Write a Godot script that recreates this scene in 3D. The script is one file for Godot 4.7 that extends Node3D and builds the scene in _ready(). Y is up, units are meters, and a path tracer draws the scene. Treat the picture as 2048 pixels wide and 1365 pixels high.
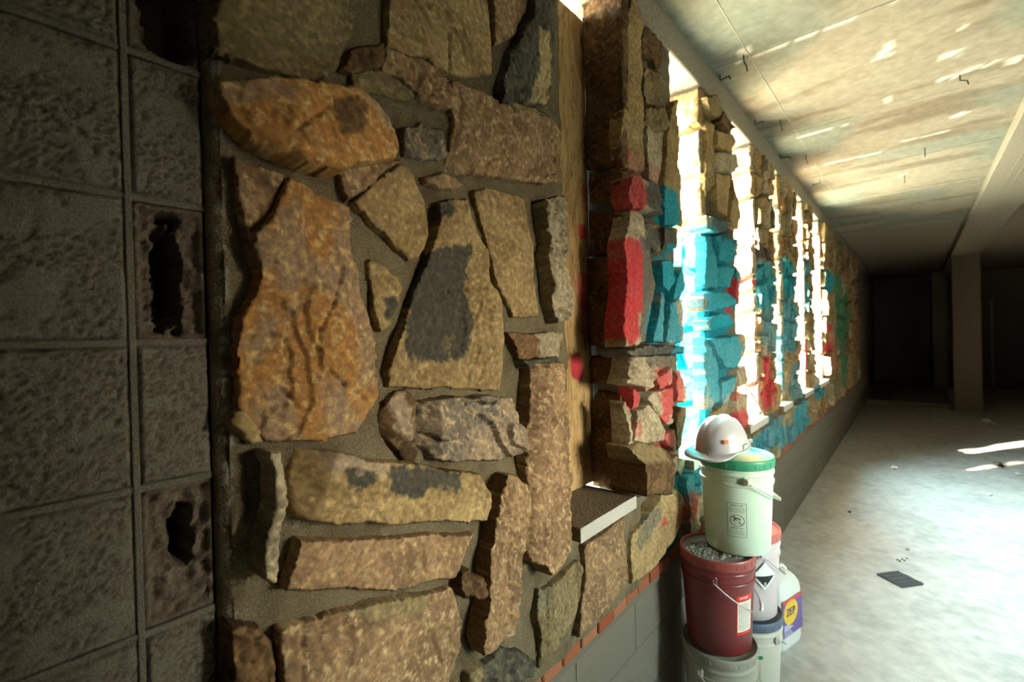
extends Node3D
# Wall coordinates used throughout: s runs along the stone wall away from the camera, d out of the wall into the room, h up.

var nz := FastNoiseLite.new()
var nf := FastNoiseLite.new()
var cell := FastNoiseLite.new()
var used := {}
var M := {}
# rock colours (linear): three tones each
const PAL := [
	[Color(0.432, 0.205, 0.063), Color(0.356, 0.225, 0.126), Color(0.648, 0.440, 0.185)],
	[Color(0.410, 0.280, 0.126), Color(0.313, 0.205, 0.088), Color(0.497, 0.360, 0.176)],
	[Color(0.335, 0.205, 0.105), Color(0.248, 0.150, 0.076), Color(0.605, 0.440, 0.235)],
	[Color(0.270, 0.200, 0.097), Color(0.200, 0.145, 0.067), Color(0.356, 0.270, 0.134)],
	[Color(0.113, 0.100, 0.071), Color(0.081, 0.070, 0.050), Color(0.216, 0.180, 0.109)],
	[Color(0.454, 0.370, 0.235), Color(0.324, 0.260, 0.160), Color(0.594, 0.490, 0.319)],
	[Color(0.162, 0.090, 0.038), Color(0.097, 0.055, 0.024), Color(0.259, 0.155, 0.067)],
	[Color(0.367, 0.270, 0.176), Color(0.216, 0.175, 0.126), Color(0.594, 0.420, 0.252)]]
const DYE := [Color(.62, .055, .065), Color(.006, .34, .44), Color(.085, .085, .082), Color(.50, .20, .16), Color(.035, .24, .13), Color(.085, .05, .055)]
const WIN := [[1.14, 1.55], [2.05, 2.44], [2.98, 3.42], [3.91, 4.24], [4.80, 5.26], [5.68, 6.32]]
const LINTEL := 2.861
const CEIL := 3.01
const SIDE := [1.45, 2.15, 1.15, 2.05]   # opening in the right wall: from, to, sill, head
const STONES := [
	[3, 0.046, [0.243,2.162,0.242,2.039,0.275,2.038,0.31,2.042,0.356,2.046,0.375,2.05,0.412,2.073,0.437,2.1,0.451,2.132,0.512,2.318], {"grow":0.0035,"lay":0.004,"facets":[[0.396,2.24,0.362,2.051,0.16]]}],
	[6, 0.046, [0.46,2.142,0.531,2.181,0.532,2.149,0.506,2.123,0.456,2.095,0.437,2.094], {"grow":0.0035}],
	[1, 0.050, [0.55,2.338,0.535,2.222,0.533,2.174,0.557,2.178,0.619,2.196,0.673,2.192,0.701,2.187,0.825,2.243,0.828,2.294,0.829,2.355,0.822,2.497], {"grow":0.0035,"lay":0.006,"cracks":[[0.697,2.279,0.696,2.231,0.689,2.181],[0.593,2.317,0.628,2.289,0.656,2.26]]}],
	[2, 0.046, [0.533,2.176,0.523,2.13,0.569,2.13,0.612,2.105,0.659,2.103,0.698,2.112,0.693,2.152,0.687,2.177,0.662,2.191,0.615,2.192,0.565,2.18], {"grow":0.0035,"rough":0.007}],
	[3, 0.046, [0.458,2.098,0.517,2.12,0.569,2.119,0.603,2.104,0.586,2.089,0.521,2.081,0.458,2.073], {"grow":0.0035}],
	[2, 0.046, [0.835,2.505,0.851,2.379,0.855,2.334,0.937,2.396,0.993,2.49,1.023,2.615], {"grow":0.0035,"facets":[[0.938,2.533,0.898,2.362,0.25]]}],
	[4, 0.060, [1.017,2.605,0.982,2.456,0.938,2.386,0.896,2.319,0.866,2.243,0.859,2.186,0.931,2.217,1.039,2.243,1.066,2.262,1.12,2.383,1.125,2.436,1.109,2.524,1.098,2.652], {"grow":0.0035,"rough":0.007,"facets":[[1.059,2.532,1.013,2.263,0.35]],"patch":[[1,2,[1.005,2.431,1.087,2.471,1.107,2.366,1.049,2.245,0.964,2.221,1.024,2.345]]]}],
	[3, 0.046, [0.881,2.196,0.993,2.226,1.061,2.232,1.077,2.221,0.992,2.205,0.909,2.192], {"grow":0.0035}],
	[2, 0.050, [0.697,2.174,0.772,2.181,0.862,2.193,0.94,2.199,1.075,2.223,1.12,2.196,1.127,2.054,1.025,2.028,0.932,2.013,0.789,1.989,0.688,1.975,0.696,2.024,0.703,2.082,0.698,2.119], {"grow":0.0035,"lay":0.007,"fleck":0.8,"step":0.0032,"facets":[[0.715,2.063,0.773,1.993,0.3]]}],
	[7, 0.046, [0.566,2.033,0.63,2.059,0.671,2.059,0.677,2.031,0.688,2.012,0.669,1.995,0.614,1.982,0.574,1.979], {"grow":0.0035,"rough":0.008}],
	[0, 0.085, [0.234,1.984,0.281,2,0.341,2.022,0.393,2.036,0.452,2.05,0.5,2.043,0.522,2.033,0.547,1.996,0.542,1.957,0.496,1.938,0.447,1.92,0.425,1.903,0.388,1.891,0.362,1.892,0.323,1.898,0.285,1.91,0.248,1.936,0.236,1.962], {"grow":0.0035,"lay":0.006,"step":0.0032,"facets":[[0.233,1.936,0.38,1.895,1.1],[0.334,2.015,0.34,1.945,0.22],[0.451,2.05,0.48,1.926,0.35]],"cracks":[[0.387,1.992,0.357,1.963,0.334,1.941]],"patch":[[6,0,[0.403,2.019,0.463,2.032,0.467,1.998,0.436,1.957,0.408,1.96,0.391,1.985]]]}],
	[2, 0.046, [0.255,1.887,0.268,1.882,0.304,1.876,0.331,1.873,0.323,1.848,0.311,1.817,0.294,1.787,0.283,1.769,0.277,1.757,0.272,1.771,0.266,1.824,0.259,1.861], {"grow":0.0035}],
	[0, 0.058, [0.329,1.867,0.398,1.849,0.435,1.844,0.438,1.838,0.443,1.776,0.459,1.688,0.476,1.648,0.486,1.593,0.492,1.541,0.487,1.496,0.463,1.458,0.44,1.439,0.375,1.441,0.3,1.448,0.282,1.454,0.272,1.479,0.266,1.494,0.255,1.51,0.253,1.589,0.257,1.616,0.261,1.638,0.269,1.658,0.28,1.684,0.286,1.71,0.279,1.732,0.277,1.751,0.285,1.775,0.302,1.795,0.313,1.824], {"grow":0.0035,"lay":0.011,"rough":0.003,"step":0.0032,"cracks":[[0.425,1.734,0.407,1.684,0.376,1.624,0.369,1.59],[0.388,1.556,0.419,1.527,0.462,1.496],[0.316,1.529,0.331,1.511,0.337,1.498]]}],
	[1, 0.046, [0.256,1.505,0.247,1.497,0.244,1.484,0.257,1.469,0.266,1.453,0.288,1.45,0.278,1.473,0.269,1.491], {"grow":0.0035}],
	[2, 0.046, [0.425,1.906,0.489,1.935,0.56,1.964,0.505,1.914,0.441,1.859,0.432,1.872], {"grow":0.0035}],
	[1, 0.046, [0.565,1.957,0.594,1.94,0.618,1.893,0.625,1.83,0.616,1.802,0.597,1.779,0.573,1.765,0.546,1.788,0.507,1.818,0.476,1.842,0.454,1.859,0.499,1.905], {"grow":0.0035,"lay":0.003}],
	[0, 0.046, [0.619,1.943,0.668,1.962,0.704,1.962,0.73,1.955,0.718,1.941,0.667,1.928,0.626,1.931], {"grow":0.0035,"rough":0.006}],
	[1, 0.046, [0.654,1.894,0.673,1.907,0.733,1.917,0.746,1.886,0.775,1.834,0.808,1.809,0.813,1.738,0.846,1.705,0.852,1.632,0.86,1.54,0.85,1.472,0.74,1.488,0.637,1.499,0.548,1.507,0.517,1.513,0.515,1.542,0.556,1.631,0.584,1.706,0.615,1.766,0.636,1.816], {"grow":0.0035,"lay":0.008,"step":0.0032,"facets":[[0.687,1.501,0.854,1.585,0.1]],"cracks":[[0.679,1.709,0.74,1.715,0.803,1.721]],"patch":[[4,1,[0.609,1.782,0.741,1.82,0.732,1.714,0.756,1.635,0.729,1.555,0.586,1.56,0.548,1.584,0.575,1.704]],[4,1,[0.644,1.895,0.687,1.91,0.693,1.883,0.656,1.855,0.64,1.857]]]}],
	[1, 0.046, [0.483,1.756,0.517,1.744,0.544,1.727,0.557,1.71,0.549,1.674,0.524,1.639,0.501,1.622,0.486,1.662,0.483,1.709], {"grow":0.0035,"patch":[[4,1,[0.508,1.682,0.527,1.693,0.548,1.684,0.543,1.659,0.522,1.636,0.506,1.653]]]}],
	[1, 0.046, [0.766,1.948,0.822,1.964,0.881,1.967,0.948,1.966,0.964,1.9,0.981,1.79,0.988,1.706,0.99,1.659,0.885,1.655,0.871,1.682,0.833,1.748,0.811,1.811,0.782,1.884], {"grow":0.0035,"lay":0.003}],
	[5, 0.075, [1.007,1.973,1.095,1.997,1.103,1.893,1.112,1.765,1.112,1.65,1.05,1.641,1.029,1.704,1.023,1.758,1.011,1.798,1.005,1.824,1.029,1.855,1.01,1.893], {"grow":0.0035,"rough":0.011,"step":0.0032}],
	[6, 0.055, [0.858,1.613,0.958,1.614,1.091,1.613,1.083,1.543,0.904,1.548], {"grow":0.0035,"patch":[[5,1,[0.97,1.622,1.085,1.621,1.077,1.537,0.988,1.541]]]}],
	[4, 0.070, [0.899,1.543,1.056,1.543,1.055,1.526,0.919,1.524], {"grow":0.0035}],
	[2, 0.085, [0.929,1.534,1.041,1.529,1.058,1.426,1.073,1.326,1.077,1.198,1.081,1.084,1.073,1.002,1.033,0.982,0.975,0.976,0.955,1.008,0.903,1.036,0.882,1.084,0.882,1.134,0.903,1.21,0.907,1.317,0.917,1.443], {"grow":0.0035,"lay":0.008,"rough":0.006,"fleck":0.9,"step":0.0032,"facets":[[0.971,1.532,0.925,1.056,0.5]]}],
	[6, 0.050, [0.495,1.46,0.508,1.484,0.534,1.501,0.56,1.5,0.572,1.482,0.577,1.42,0.576,1.351,0.555,1.358,0.519,1.4,0.496,1.431], {"grow":0.0035,"facets":[[0.509,1.489,0.571,1.355,0.6]],"patch":[[7,0,[0.51,1.49,0.556,1.499,0.572,1.412,0.536,1.408]]]}],
	[7, 0.065, [0.563,1.476,0.624,1.476,0.757,1.466,0.871,1.447,0.884,1.383,0.895,1.33,0.885,1.313,0.819,1.31,0.661,1.342,0.594,1.362,0.571,1.377,0.568,1.433], {"grow":0.0035,"lay":0.022,"rough":0.007,"step":0.0032,"facets":[[0.613,1.478,0.633,1.348,0.8]]}],
	[1, 0.075, [0.336,1.432,0.369,1.423,0.442,1.395,0.587,1.344,0.667,1.315,0.742,1.292,0.765,1.245,0.77,1.215,0.754,1.187,0.649,1.218,0.523,1.255,0.42,1.286,0.343,1.313,0.325,1.328,0.318,1.354,0.329,1.399], {"grow":0.0035,"step":0.0032,"facets":[[0.394,1.414,0.342,1.31,0.9],[0.368,1.377,0.774,1.255,0.12]],"patch":[[4,1,[0.492,1.373,0.682,1.314,0.673,1.273,0.612,1.3,0.549,1.294,0.498,1.32]],[7,0,[0.362,1.427,0.495,1.386,0.483,1.356,0.414,1.373,0.374,1.387]],[4,1,[0.405,1.384,0.463,1.366,0.452,1.342,0.404,1.358]]]}],
	[2, 0.055, [0.334,1.283,0.39,1.258,0.457,1.237,0.557,1.209,0.662,1.18,0.722,1.157,0.697,1.129,0.663,1.089,0.592,1.11,0.53,1.121,0.425,1.163,0.309,1.212,0.318,1.237], {"grow":0.0035,"lay":0.005,"fleck":0.6,"step":0.0032}],
	[2, 0.055, [0.303,1.146,0.352,1.14,0.414,1.131,0.529,1.097,0.656,1.062,0.672,0.998,0.67,0.922,0.636,0.87,0.607,0.819,0.301,1.013], {"grow":0.0035,"lay":0.007,"cracks":[[0.337,1.147,0.335,1.104,0.331,1.024]],"patch":[[3,0,[0.418,1.135,0.594,1.08,0.58,1.05,0.446,1.09]]]}],
	[5, 0.085, [0.283,1.438,0.299,1.434,0.305,1.378,0.296,1.319,0.29,1.276,0.285,1.245,0.27,1.253,0.274,1.29,0.29,1.369,0.292,1.41], {"grow":0.0035,"rough":0.006,"step":0.0032}],
	[6, 0.046, [0.235,1.187,0.273,1.166,0.29,1.127,0.295,1.085,0.293,1.014,0.229,1.055], {"grow":0.0035,"rough":0.01}],
	[2, 0.080, [0.814,1.274,0.853,1.264,0.894,1.229,0.899,1.186,0.881,1.108,0.874,1.074,0.864,1.005,0.854,0.963,0.826,0.914,0.825,0.892,0.725,0.897,0.718,0.921,0.728,0.978,0.748,1.04,0.763,1.131,0.779,1.19,0.8,1.249], {"grow":0.0035,"rough":0.005,"fleck":0.9,"step":0.0032,"cracks":[[0.821,1.109,0.813,1.04,0.818,0.979,0.805,0.937]]}],
	[6, 0.065, [0.703,1.087,0.736,1.058,0.756,1.028,0.741,1.006,0.685,1.043,0.669,1.065,0.682,1.088], {"grow":0.0035,"rough":0.01}],
	[4, 0.050, [0.814,0.848,0.878,0.811,0.933,0.755,0.925,0.72,0.847,0.746,0.742,0.766,0.695,0.772,0.705,0.845], {"grow":0.0035,"rough":0.008}],
	[3, 0.046, [0.961,0.927,1.01,0.915,1.158,0.931,1.187,0.903,1.177,0.811,1.12,0.755,1.044,0.736,0.961,0.72,0.96,0.809,0.951,0.887], {"grow":0.0035,"cracks":[[1.166,0.902,1.083,0.82,1.054,0.734],[0.999,0.913,0.992,0.821]],"patch":[[4,2,[0.943,0.937,1.015,0.92,1.008,0.868,0.946,0.876]]]}],
	[2, 0.046, [1.193,0.964,1.46,0.966,1.46,0.888,1.462,0.793,1.458,0.724,1.372,0.717,1.25,0.711,1.14,0.716,1.152,0.753,1.185,0.861], {"grow":0.0035,"fleck":0.8,"step":0.0032}],
	[1, 0.050, [1.506,0.89,1.622,0.926,1.76,0.974,1.886,0.961,1.974,0.884,1.939,0.78,1.851,0.737,1.716,0.715,1.597,0.711,1.493,0.721,1.486,0.809], {"grow":0.002,"step":0.006,"patch":[[4,2,[1.6,0.926,1.726,0.946,1.722,0.879,1.561,0.82,1.534,0.847]]]}],
	[1, 0.040, [1.598,2.841,1.652,2.87,1.662,2.824,1.703,2.797,1.68,2.694,1.696,2.605,1.703,2.488,1.702,2.32,1.702,2.24,1.619,2.204,1.536,2.203,1.53,2.225,1.516,2.31,1.523,2.378,1.55,2.456,1.548,2.568,1.558,2.684,1.587,2.79], {"grow":0.002,"step":0.006,"cracks":[[1.578,2.544,1.611,2.572,1.653,2.594]]}],
	[6, 0.034, [1.714,2.808,1.863,2.83,1.913,2.833,1.932,2.799,1.896,2.721,1.854,2.688,1.808,2.72,1.694,2.689], {"grow":0.002,"rough":0.01,"step":0.006}],
	[3, 0.035, [1.743,2.655,1.852,2.685,1.944,2.687,1.947,2.659,1.919,2.616,1.91,2.554,1.748,2.506,1.716,2.504,1.72,2.57], {"grow":0.002,"rough":0.008,"step":0.006}],
	[3, 0.060, [1.681,2.469,1.856,2.527,1.893,2.479,1.882,2.452,1.84,2.424,1.691,2.419], {"grow":0.002,"rough":0.008,"step":0.006}],
	[5, 0.035, [1.739,2.434,1.888,2.446,1.859,2.302,1.824,2.212,1.74,2.208,1.731,2.288], {"grow":0.002,"step":0.006}],
	[1, 0.035, [2.015,2.618,2.051,2.644,2.053,2.421,2.078,2.269,2.09,2.086,1.895,2.056,1.886,2.163,1.898,2.271,1.934,2.439], {"grow":0.002,"step":0.006,"cracks":[[1.951,2.214,1.98,2.171,1.994,2.119]]}],
	[5, 0.065, [1.522,2.16,1.557,2.18,1.639,2.183,1.759,2.187,1.795,2.161,1.809,2.08,1.72,2.071,1.632,2.066,1.547,2.059,1.521,2.088], {"grow":0.002,"rough":0.01,"step":0.006,"cracks":[[1.561,2.16,1.543,2.111],[1.61,2.168,1.583,2.11]]}],
	[5, 0.060, [1.543,2.053,1.582,2.057,1.63,2.037,1.636,1.991,1.666,1.988,1.694,1.944,1.687,1.896,1.763,1.801,1.751,1.743,1.717,1.649,1.677,1.574,1.508,1.562,1.449,1.557,1.449,1.633,1.49,1.773,1.484,1.872,1.487,1.929,1.512,1.984], {"grow":0.002,"step":0.006,"facets":[[1.686,1.888,1.559,1.566,0.25]]}],
	[3, 0.035, [1.69,2.034,1.859,2.054,1.841,2.006,1.837,1.942,1.751,1.931,1.688,2.003], {"grow":0.002,"step":0.006}],
	[3, 0.045, [1.844,2.036,2.01,2.059,2.004,1.973,1.834,1.945], {"grow":0.002,"step":0.006}],
	[1, 0.050, [1.802,1.898,1.919,1.91,1.939,1.885,1.94,1.823,1.859,1.77,1.805,1.789], {"grow":0.002,"step":0.006}],
	[1, 0.050, [1.982,1.874,2.041,1.902,2.053,1.814,2.003,1.756,1.925,1.746,1.956,1.807], {"grow":0.002,"step":0.006}],
	[5, 0.045, [1.892,1.732,2.054,1.759,2.041,1.563,1.845,1.564,1.876,1.651], {"grow":0.002,"rough":0.008,"step":0.006}],
	[5, 0.040, [1.813,1.774,1.851,1.75,1.837,1.683,1.84,1.568,1.716,1.567,1.768,1.666], {"grow":0.002,"step":0.006}],
	[4, 0.100, [1.401,1.548,1.573,1.565,1.886,1.548,1.879,1.524,1.612,1.523,1.432,1.53], {"grow":0.002,"step":0.006}],
	[5, 0.060, [1.495,1.527,1.906,1.518,1.878,1.49,1.728,1.448,1.68,1.401,1.627,1.386,1.57,1.412,1.456,1.432,1.485,1.482], {"grow":0.002,"lay":0.012,"rough":0.018,"step":0.006}],
	[5, 0.045, [1.74,1.429,1.917,1.463,1.902,1.39,1.752,1.386], {"grow":0.002,"step":0.006}],
	[5, 0.045, [1.932,1.443,1.993,1.447,2.051,1.365,2.023,1.297,1.934,1.312], {"grow":0.002,"rough":0.008,"step":0.006}],
	[5, 0.045, [1.535,1.415,1.614,1.377,1.591,1.335,1.531,1.332], {"grow":0.002,"step":0.006}],
	[5, 0.050, [1.656,1.369,1.795,1.382,1.918,1.378,1.92,1.329,1.886,1.294,1.892,1.224,1.835,1.224,1.745,1.274,1.671,1.331], {"grow":0.002,"lay":0.014,"step":0.006,"facets":[[1.671,1.324,1.881,1.296,0.3]]}],
	[5, 0.050, [1.565,1.319,1.654,1.337,1.736,1.282,1.8,1.22,1.782,1.177,1.624,1.193,1.54,1.212,1.579,1.266], {"grow":0.002,"lay":0.01,"step":0.006}],
	[5, 0.045, [1.806,1.176,1.863,1.199,1.927,1.194,1.939,1.137,1.91,1.102], {"grow":0.002,"step":0.006}],
	[6, 0.040, [1.993,1.285,2.056,1.271,2.01,1.112,1.953,1.099,1.949,1.212], {"grow":0.002,"step":0.006}],
	[6, 0.120, [1.434,1.219,1.543,1.219,1.684,1.183,1.748,1.143,1.71,1.084,1.7,0.997,1.47,1.054,1.464,1.158], {"grow":0.002,"step":0.006,"facets":[[1.457,1.167,1.731,1.106,0.9]],"patch":[[3,0,[1.367,1.265,1.726,1.199,1.696,1.12,1.409,1.181]]]}],
	[5, 0.070, [1.774,1.095,1.871,1.102,1.877,1.043,1.838,1.005,1.8,0.962], {"grow":0.002,"step":0.006}],
	[5, 0.050, [1.92,1.081,2.025,1.044,1.953,0.989,1.911,1.028], {"grow":0.002,"step":0.006}],
	[5, 0.050, [1.476,1.372,1.519,1.334,1.518,1.25,1.571,1.133,1.577,1.023,1.556,1.012,1.477,1.046,1.5,1.127,1.483,1.235], {"grow":0.002,"rough":0.01,"step":0.006}],
	[1, 0.035, [2.437,2.684,2.554,2.697,2.554,2.382,2.431,2.29,2.413,2.449], {"grow":0.002,"step":0.008}],
	[3, 0.050, [2.4,2.777,2.576,2.858,2.683,2.831,2.617,2.746,2.454,2.698], {"grow":0.002,"step":0.008}],
	[6, 0.050, [2.655,2.802,2.815,2.791,2.902,2.794,2.754,2.715,2.598,2.718], {"grow":0.002,"step":0.008}],
	[1, 0.050, [2.595,2.677,2.899,2.749,2.925,2.705,2.773,2.609,2.538,2.573], {"grow":0.002,"step":0.008}],
	[5, 0.055, [2.499,2.54,2.904,2.633,2.949,2.57,2.796,2.49,2.516,2.446], {"grow":0.002,"step":0.008,"facets":[[2.625,2.581,2.548,2.442,0.6]]}],
	[1, 0.040, [2.554,2.446,2.791,2.492,2.834,2.44,2.744,2.244,2.564,2.251,2.537,2.324], {"grow":0.002,"step":0.008}],
	[1, 0.045, [2.862,2.489,2.941,2.358,2.987,2.287,2.949,2.206,2.775,2.223,2.845,2.39], {"grow":0.002,"step":0.008}],
	[5, 0.070, [2.287,2.164,2.676,2.205,2.627,2.143,2.429,2.1,2.283,2.096], {"grow":0.002,"step":0.008}],
	[5, 0.045, [2.492,2.102,2.669,2.145,2.893,2.139,2.916,2.055,2.737,1.983,2.554,1.972], {"grow":0.002,"rough":0.012,"step":0.008}],
	[5, 0.035, [2.38,2.092,2.494,2.109,2.534,2.011,2.574,1.883,2.57,1.835,2.375,1.822], {"grow":0.002,"step":0.008}],
	[5, 0.045, [2.603,1.959,2.86,1.979,2.754,1.851,2.62,1.842], {"grow":0.002,"step":0.008,"facets":[[2.709,1.97,2.662,1.834,0.5]]}],
	[5, 0.045, [2.89,1.985,2.967,1.939,2.921,1.759,2.834,1.791], {"grow":0.002,"step":0.008}],
	[5, 0.075, [2.233,1.761,2.306,1.803,2.667,1.824,2.775,1.778,2.753,1.749,2.387,1.711,2.236,1.707], {"grow":0.002,"step":0.008,"facets":[[2.233,1.759,2.775,1.783,0.5]]}],
	[5, 0.070, [2.3,1.651,2.469,1.703,2.812,1.706,2.867,1.653,2.333,1.612], {"grow":0.002,"step":0.008,"facets":[[2.602,1.709,2.683,1.616,0.3]]}],
	[5, 0.070, [2.344,1.568,2.893,1.595,2.917,1.513,2.73,1.403,2.544,1.415,2.431,1.514], {"grow":0.002,"step":0.008,"cracks":[[2.341,1.519,2.54,1.538,2.855,1.535]]}],
	[5, 0.045, [2.305,1.584,2.383,1.563,2.493,1.488,2.524,1.252,2.403,1.22,2.287,1.231], {"grow":0.002,"rough":0.01,"step":0.008}],
	[5, 0.050, [2.542,1.344,2.843,1.361,2.778,1.281,2.583,1.213,2.536,1.256], {"grow":0.002,"step":0.008}],
	[5, 0.045, [2.81,1.383,3.017,1.405,3.04,1.291,2.861,1.284], {"grow":0.002,"step":0.008}],
	[5, 0.045, [2.819,1.257,3.056,1.222,3.044,0.962,2.864,1.081], {"grow":0.002,"step":0.008}],
	[3, 0.040, [2.414,1.198,2.747,1.253,2.712,1.163,2.605,1.148,2.432,1.135], {"grow":0.002,"step":0.008}],
]
const SPRAY := [
	[3,1.695,2.238,0.213,0.05,0.55],
	[0,1.568,2.29,0.02,0.035,0.9],
	[2,1.74,2.131,0.093,0.071,0.8],
	[0,1.58,2.116,0.073,0.074,0.85],
	[2,1.723,1.978,0.101,0.063,0.8],
	[2,1.883,1.996,0.104,0.054,0.8],
	[2,1.662,1.752,0.113,0.228,0.8],
	[0,1.551,1.872,0.079,0.087,0.95],
	[0,1.522,1.762,0.077,0.107,0.95],
	[0,1.493,1.655,0.067,0.091,0.95],
	[1,1.937,2.14,0.13,0.09,0.95],
	[1,1.908,1.828,0.143,0.109,0.95],
	[1,1.838,1.643,0.171,0.093,0.85],
	[1,1.954,1.966,0.077,0.019,0.8],
	[2,1.648,1.535,0.171,0.019,0.6],
	[1,1.877,1.53,0.13,0.021,0.7],
	[2,1.776,1.496,0.134,0.028,0.6],
	[0,1.797,1.425,0.098,0.048,0.8],
	[0,1.954,1.373,0.077,0.076,0.75],
	[0,1.538,1.374,0.055,0.048,0.9],
	[0,1.84,1.333,0.071,0.073,0.8],
	[0,1.804,1.261,0.049,0.024,0.8],
	[0,1.85,1.164,0.071,0.049,0.8],
	[0,1.951,1.072,0.066,0.019,0.8],
	[0,1.968,0.823,0.05,0.059,0.9],
	[0,1.759,0.857,0.019,0.018,0.9],
	[0,1.578,1.254,0.032,0.033,0.4],
	[1,2.589,1.879,0.354,0.329,0.93],
	[1,2.546,1.461,0.297,0.246,0.85],
	[2,2.636,2.172,0.261,0.065,0.75],
	[0,2.833,1.787,0.069,0.132,0.95],
	[0,2.916,1.061,0.124,0.092,0.85],
	[0,2.818,1.247,0.098,0.039,0.6],
	[5,3.566,2.145,0.287,0.059,0.85],
	[1,3.576,1.916,0.317,0.173,0.9],
	[1,3.728,1.613,0.248,0.178,0.6],
	[0,3.622,1.236,0.178,0.201,0.9],
	[0,3.259,1.486,0.062,0.026,0.8],
	[1,4.403,2.038,0.33,0.166,0.92],
	[1,4.419,1.652,0.332,0.248,0.75],
	[1,4.754,1.17,0.47,0.174,0.6],
	[3,5.157,2.2,0.218,0.096,0.5],
	[1,5.295,2.02,0.172,0.294,0.8],
	[1,6.641,2.167,0.301,0.144,0.9],
	[0,6.505,1.632,0.207,0.053,0.9],
	[0,6.506,1.387,0.207,0.052,0.9],
	[1,3.673,0.875,0.392,0.104,0.7],
	[1,4.819,0.786,0.434,0.192,0.8],
	[1,4.102,0.759,0.328,0.114,0.7],
	[1,3.296,0.872,0.177,0.076,0.6],
	[0,4.232,0.634,0.27,0.027,0.6],
	[1,5.845,0.97,0.341,0.104,0.8],
	[4,7.38,2.124,0.312,0.265,0.8],
	[4,7.745,1.667,0.511,0.41,0.8],
	[4,8.376,1.854,0.395,0.37,0.7],
	[4,7.844,1.044,0.408,0.274,0.8],
	[0,6.678,1.334,0.347,0.237,0.35],
	[1,2.13,0.936,0.176,0.09,0.8],
	[0,2.083,0.833,0.085,0.066,0.6],
]
const PANEL_SPRAY := [
	[0,1.506,1.999,0.032,0.033,0.95],
	[0,1.506,1.77,0.049,0.077,0.7],
	[0,1.515,1.665,0.042,0.096,0.45],
	[0,1.441,1.488,0.046,0.052,1],
	[0,1.529,2.128,0.029,0.058,0.5],
]
const JAMB_STONES := [
	[6, 0.020, [-0.119,2.92,0.055,2.847,0.047,2.62,0.034,2.357,0.035,2.204,-0.122,2.237,-0.12,2.584]],
	[6, 0.020, [-0.114,2.222,0.031,2.193,0.042,2.086,-0.106,2.104]],
	[6, 0.020, [-0.118,2.08,0.036,2.034,0.025,1.899,-0.123,1.908]],
	[6, 0.020, [-0.136,1.898,0.022,1.888,0.025,1.783,0.003,1.558,-0.127,1.564,-0.137,1.739]],
	[6, 0.015, [-0.126,1.526,0.009,1.519,0.001,1.43,-0.136,1.42]],
	[6, 0.025, [-0.103,1.396,0.001,1.381,0.019,1.314,0.017,1.114,0.023,1.034,-0.131,1.028,-0.156,1.139,-0.139,1.265,-0.133,1.322]],
]


func _ready():
	# ---------- camera
	var cam := Camera3D.new(); cam.name = "camera"
	cam.transform = Transform3D(Basis(Vector3(.75451, -.0269, -.65573), Vector3(.01671, .99962, -.02178), Vector3(.65607, .00548, .75468)).orthonormalized(), Vector3(.81277, 1.60045, 0))
	cam.fov = 72.81; cam.near = .02; cam.far = 200
	var lens := CameraAttributesPhysical.new()   # a 16 mm lens on a 24 mm high frame, focused on the near stones
	lens.frustum_focal_length = 16.275; lens.exposure_aperture = 2.8; lens.frustum_focus_distance = 1.15
	cam.attributes = lens
	add_child(cam)
	cam.fov = 72.81
	# ---------- sky, sun, exposure
	var env := Environment.new()
	var sm := ProceduralSkyMaterial.new()
	sm.sky_top_color = Color(.63, .76, .80); sm.sky_horizon_color = Color(.97, .92, .82)
	sm.ground_bottom_color = Color(.42, .38, .32); sm.ground_horizon_color = Color(.62, .60, .56)
	sm.sun_angle_max = 1.0
	sm.energy_multiplier = 25.0
	var sky := Sky.new(); sky.sky_material = sm
	env.background_mode = Environment.BG_SKY; env.sky = sky
	env.tonemap_mode = Environment.TONE_MAPPER_LINEAR
	env.tonemap_exposure = 4.8
	env.sdfgi_enabled = true; env.ssao_enabled = true; env.ssil_enabled = true
	var we := WorldEnvironment.new(); we.name = "environment"; we.environment = env; add_child(we)
	var sun := DirectionalLight3D.new(); sun.name = "sun"
	sun.light_color = Color(1.0, .93, .82); sun.light_energy = 20.0; sun.light_angular_distance = 1.6; sun.shadow_enabled = true
	add_child(sun)
	sun.look_at_from_position(Vector3.ZERO, Vector3(1.0, -.85, -1.6), Vector3.UP)
	setup()
	structure()
	near_wall()
	piers()
	windows()
	ceiling_bits()
	floor_bits()
	stacks()

# ---------------------------------------------------------------- helpers
func w3(s: float, d: float, h: float) -> Vector3: return Vector3(d, h, -s)

func free_name(called: String, parent: Node) -> String:
	var key := str(parent.get_instance_id()) + called
	used[key] = used.get(key, -1) + 1
	return called if used[key] == 0 else "%s_%03d" % [called, used[key]]

func part(parent: Node, called: String, mesh: Mesh, mat: Material, at := Transform3D.IDENTITY) -> MeshInstance3D:
	var o := MeshInstance3D.new()
	o.name = free_name(called, parent); o.mesh = mesh; o.material_override = mat; o.transform = at
	o.cast_shadow = GeometryInstance3D.SHADOW_CASTING_SETTING_ON
	parent.add_child(o)
	return o

func thing(called: String, label: String, category: String, at := Vector3.ZERO, group := "") -> Node3D:
	var o := Node3D.new(); o.name = free_name(called, self); o.position = at; add_child(o)
	tag(o, label, category, group)
	return o

func tag(o: Node, label: String, category: String, group := ""):
	o.set_meta("label", label); o.set_meta("category", category)
	if group != "": o.set_meta("group", group)

func setting(called: String, label: String, category: String) -> Node3D:
	var o := Node3D.new(); o.name = called; add_child(o)
	o.set_meta("kind", "structure"); o.set_meta("label", label); o.set_meta("category", category)
	return o

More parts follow.
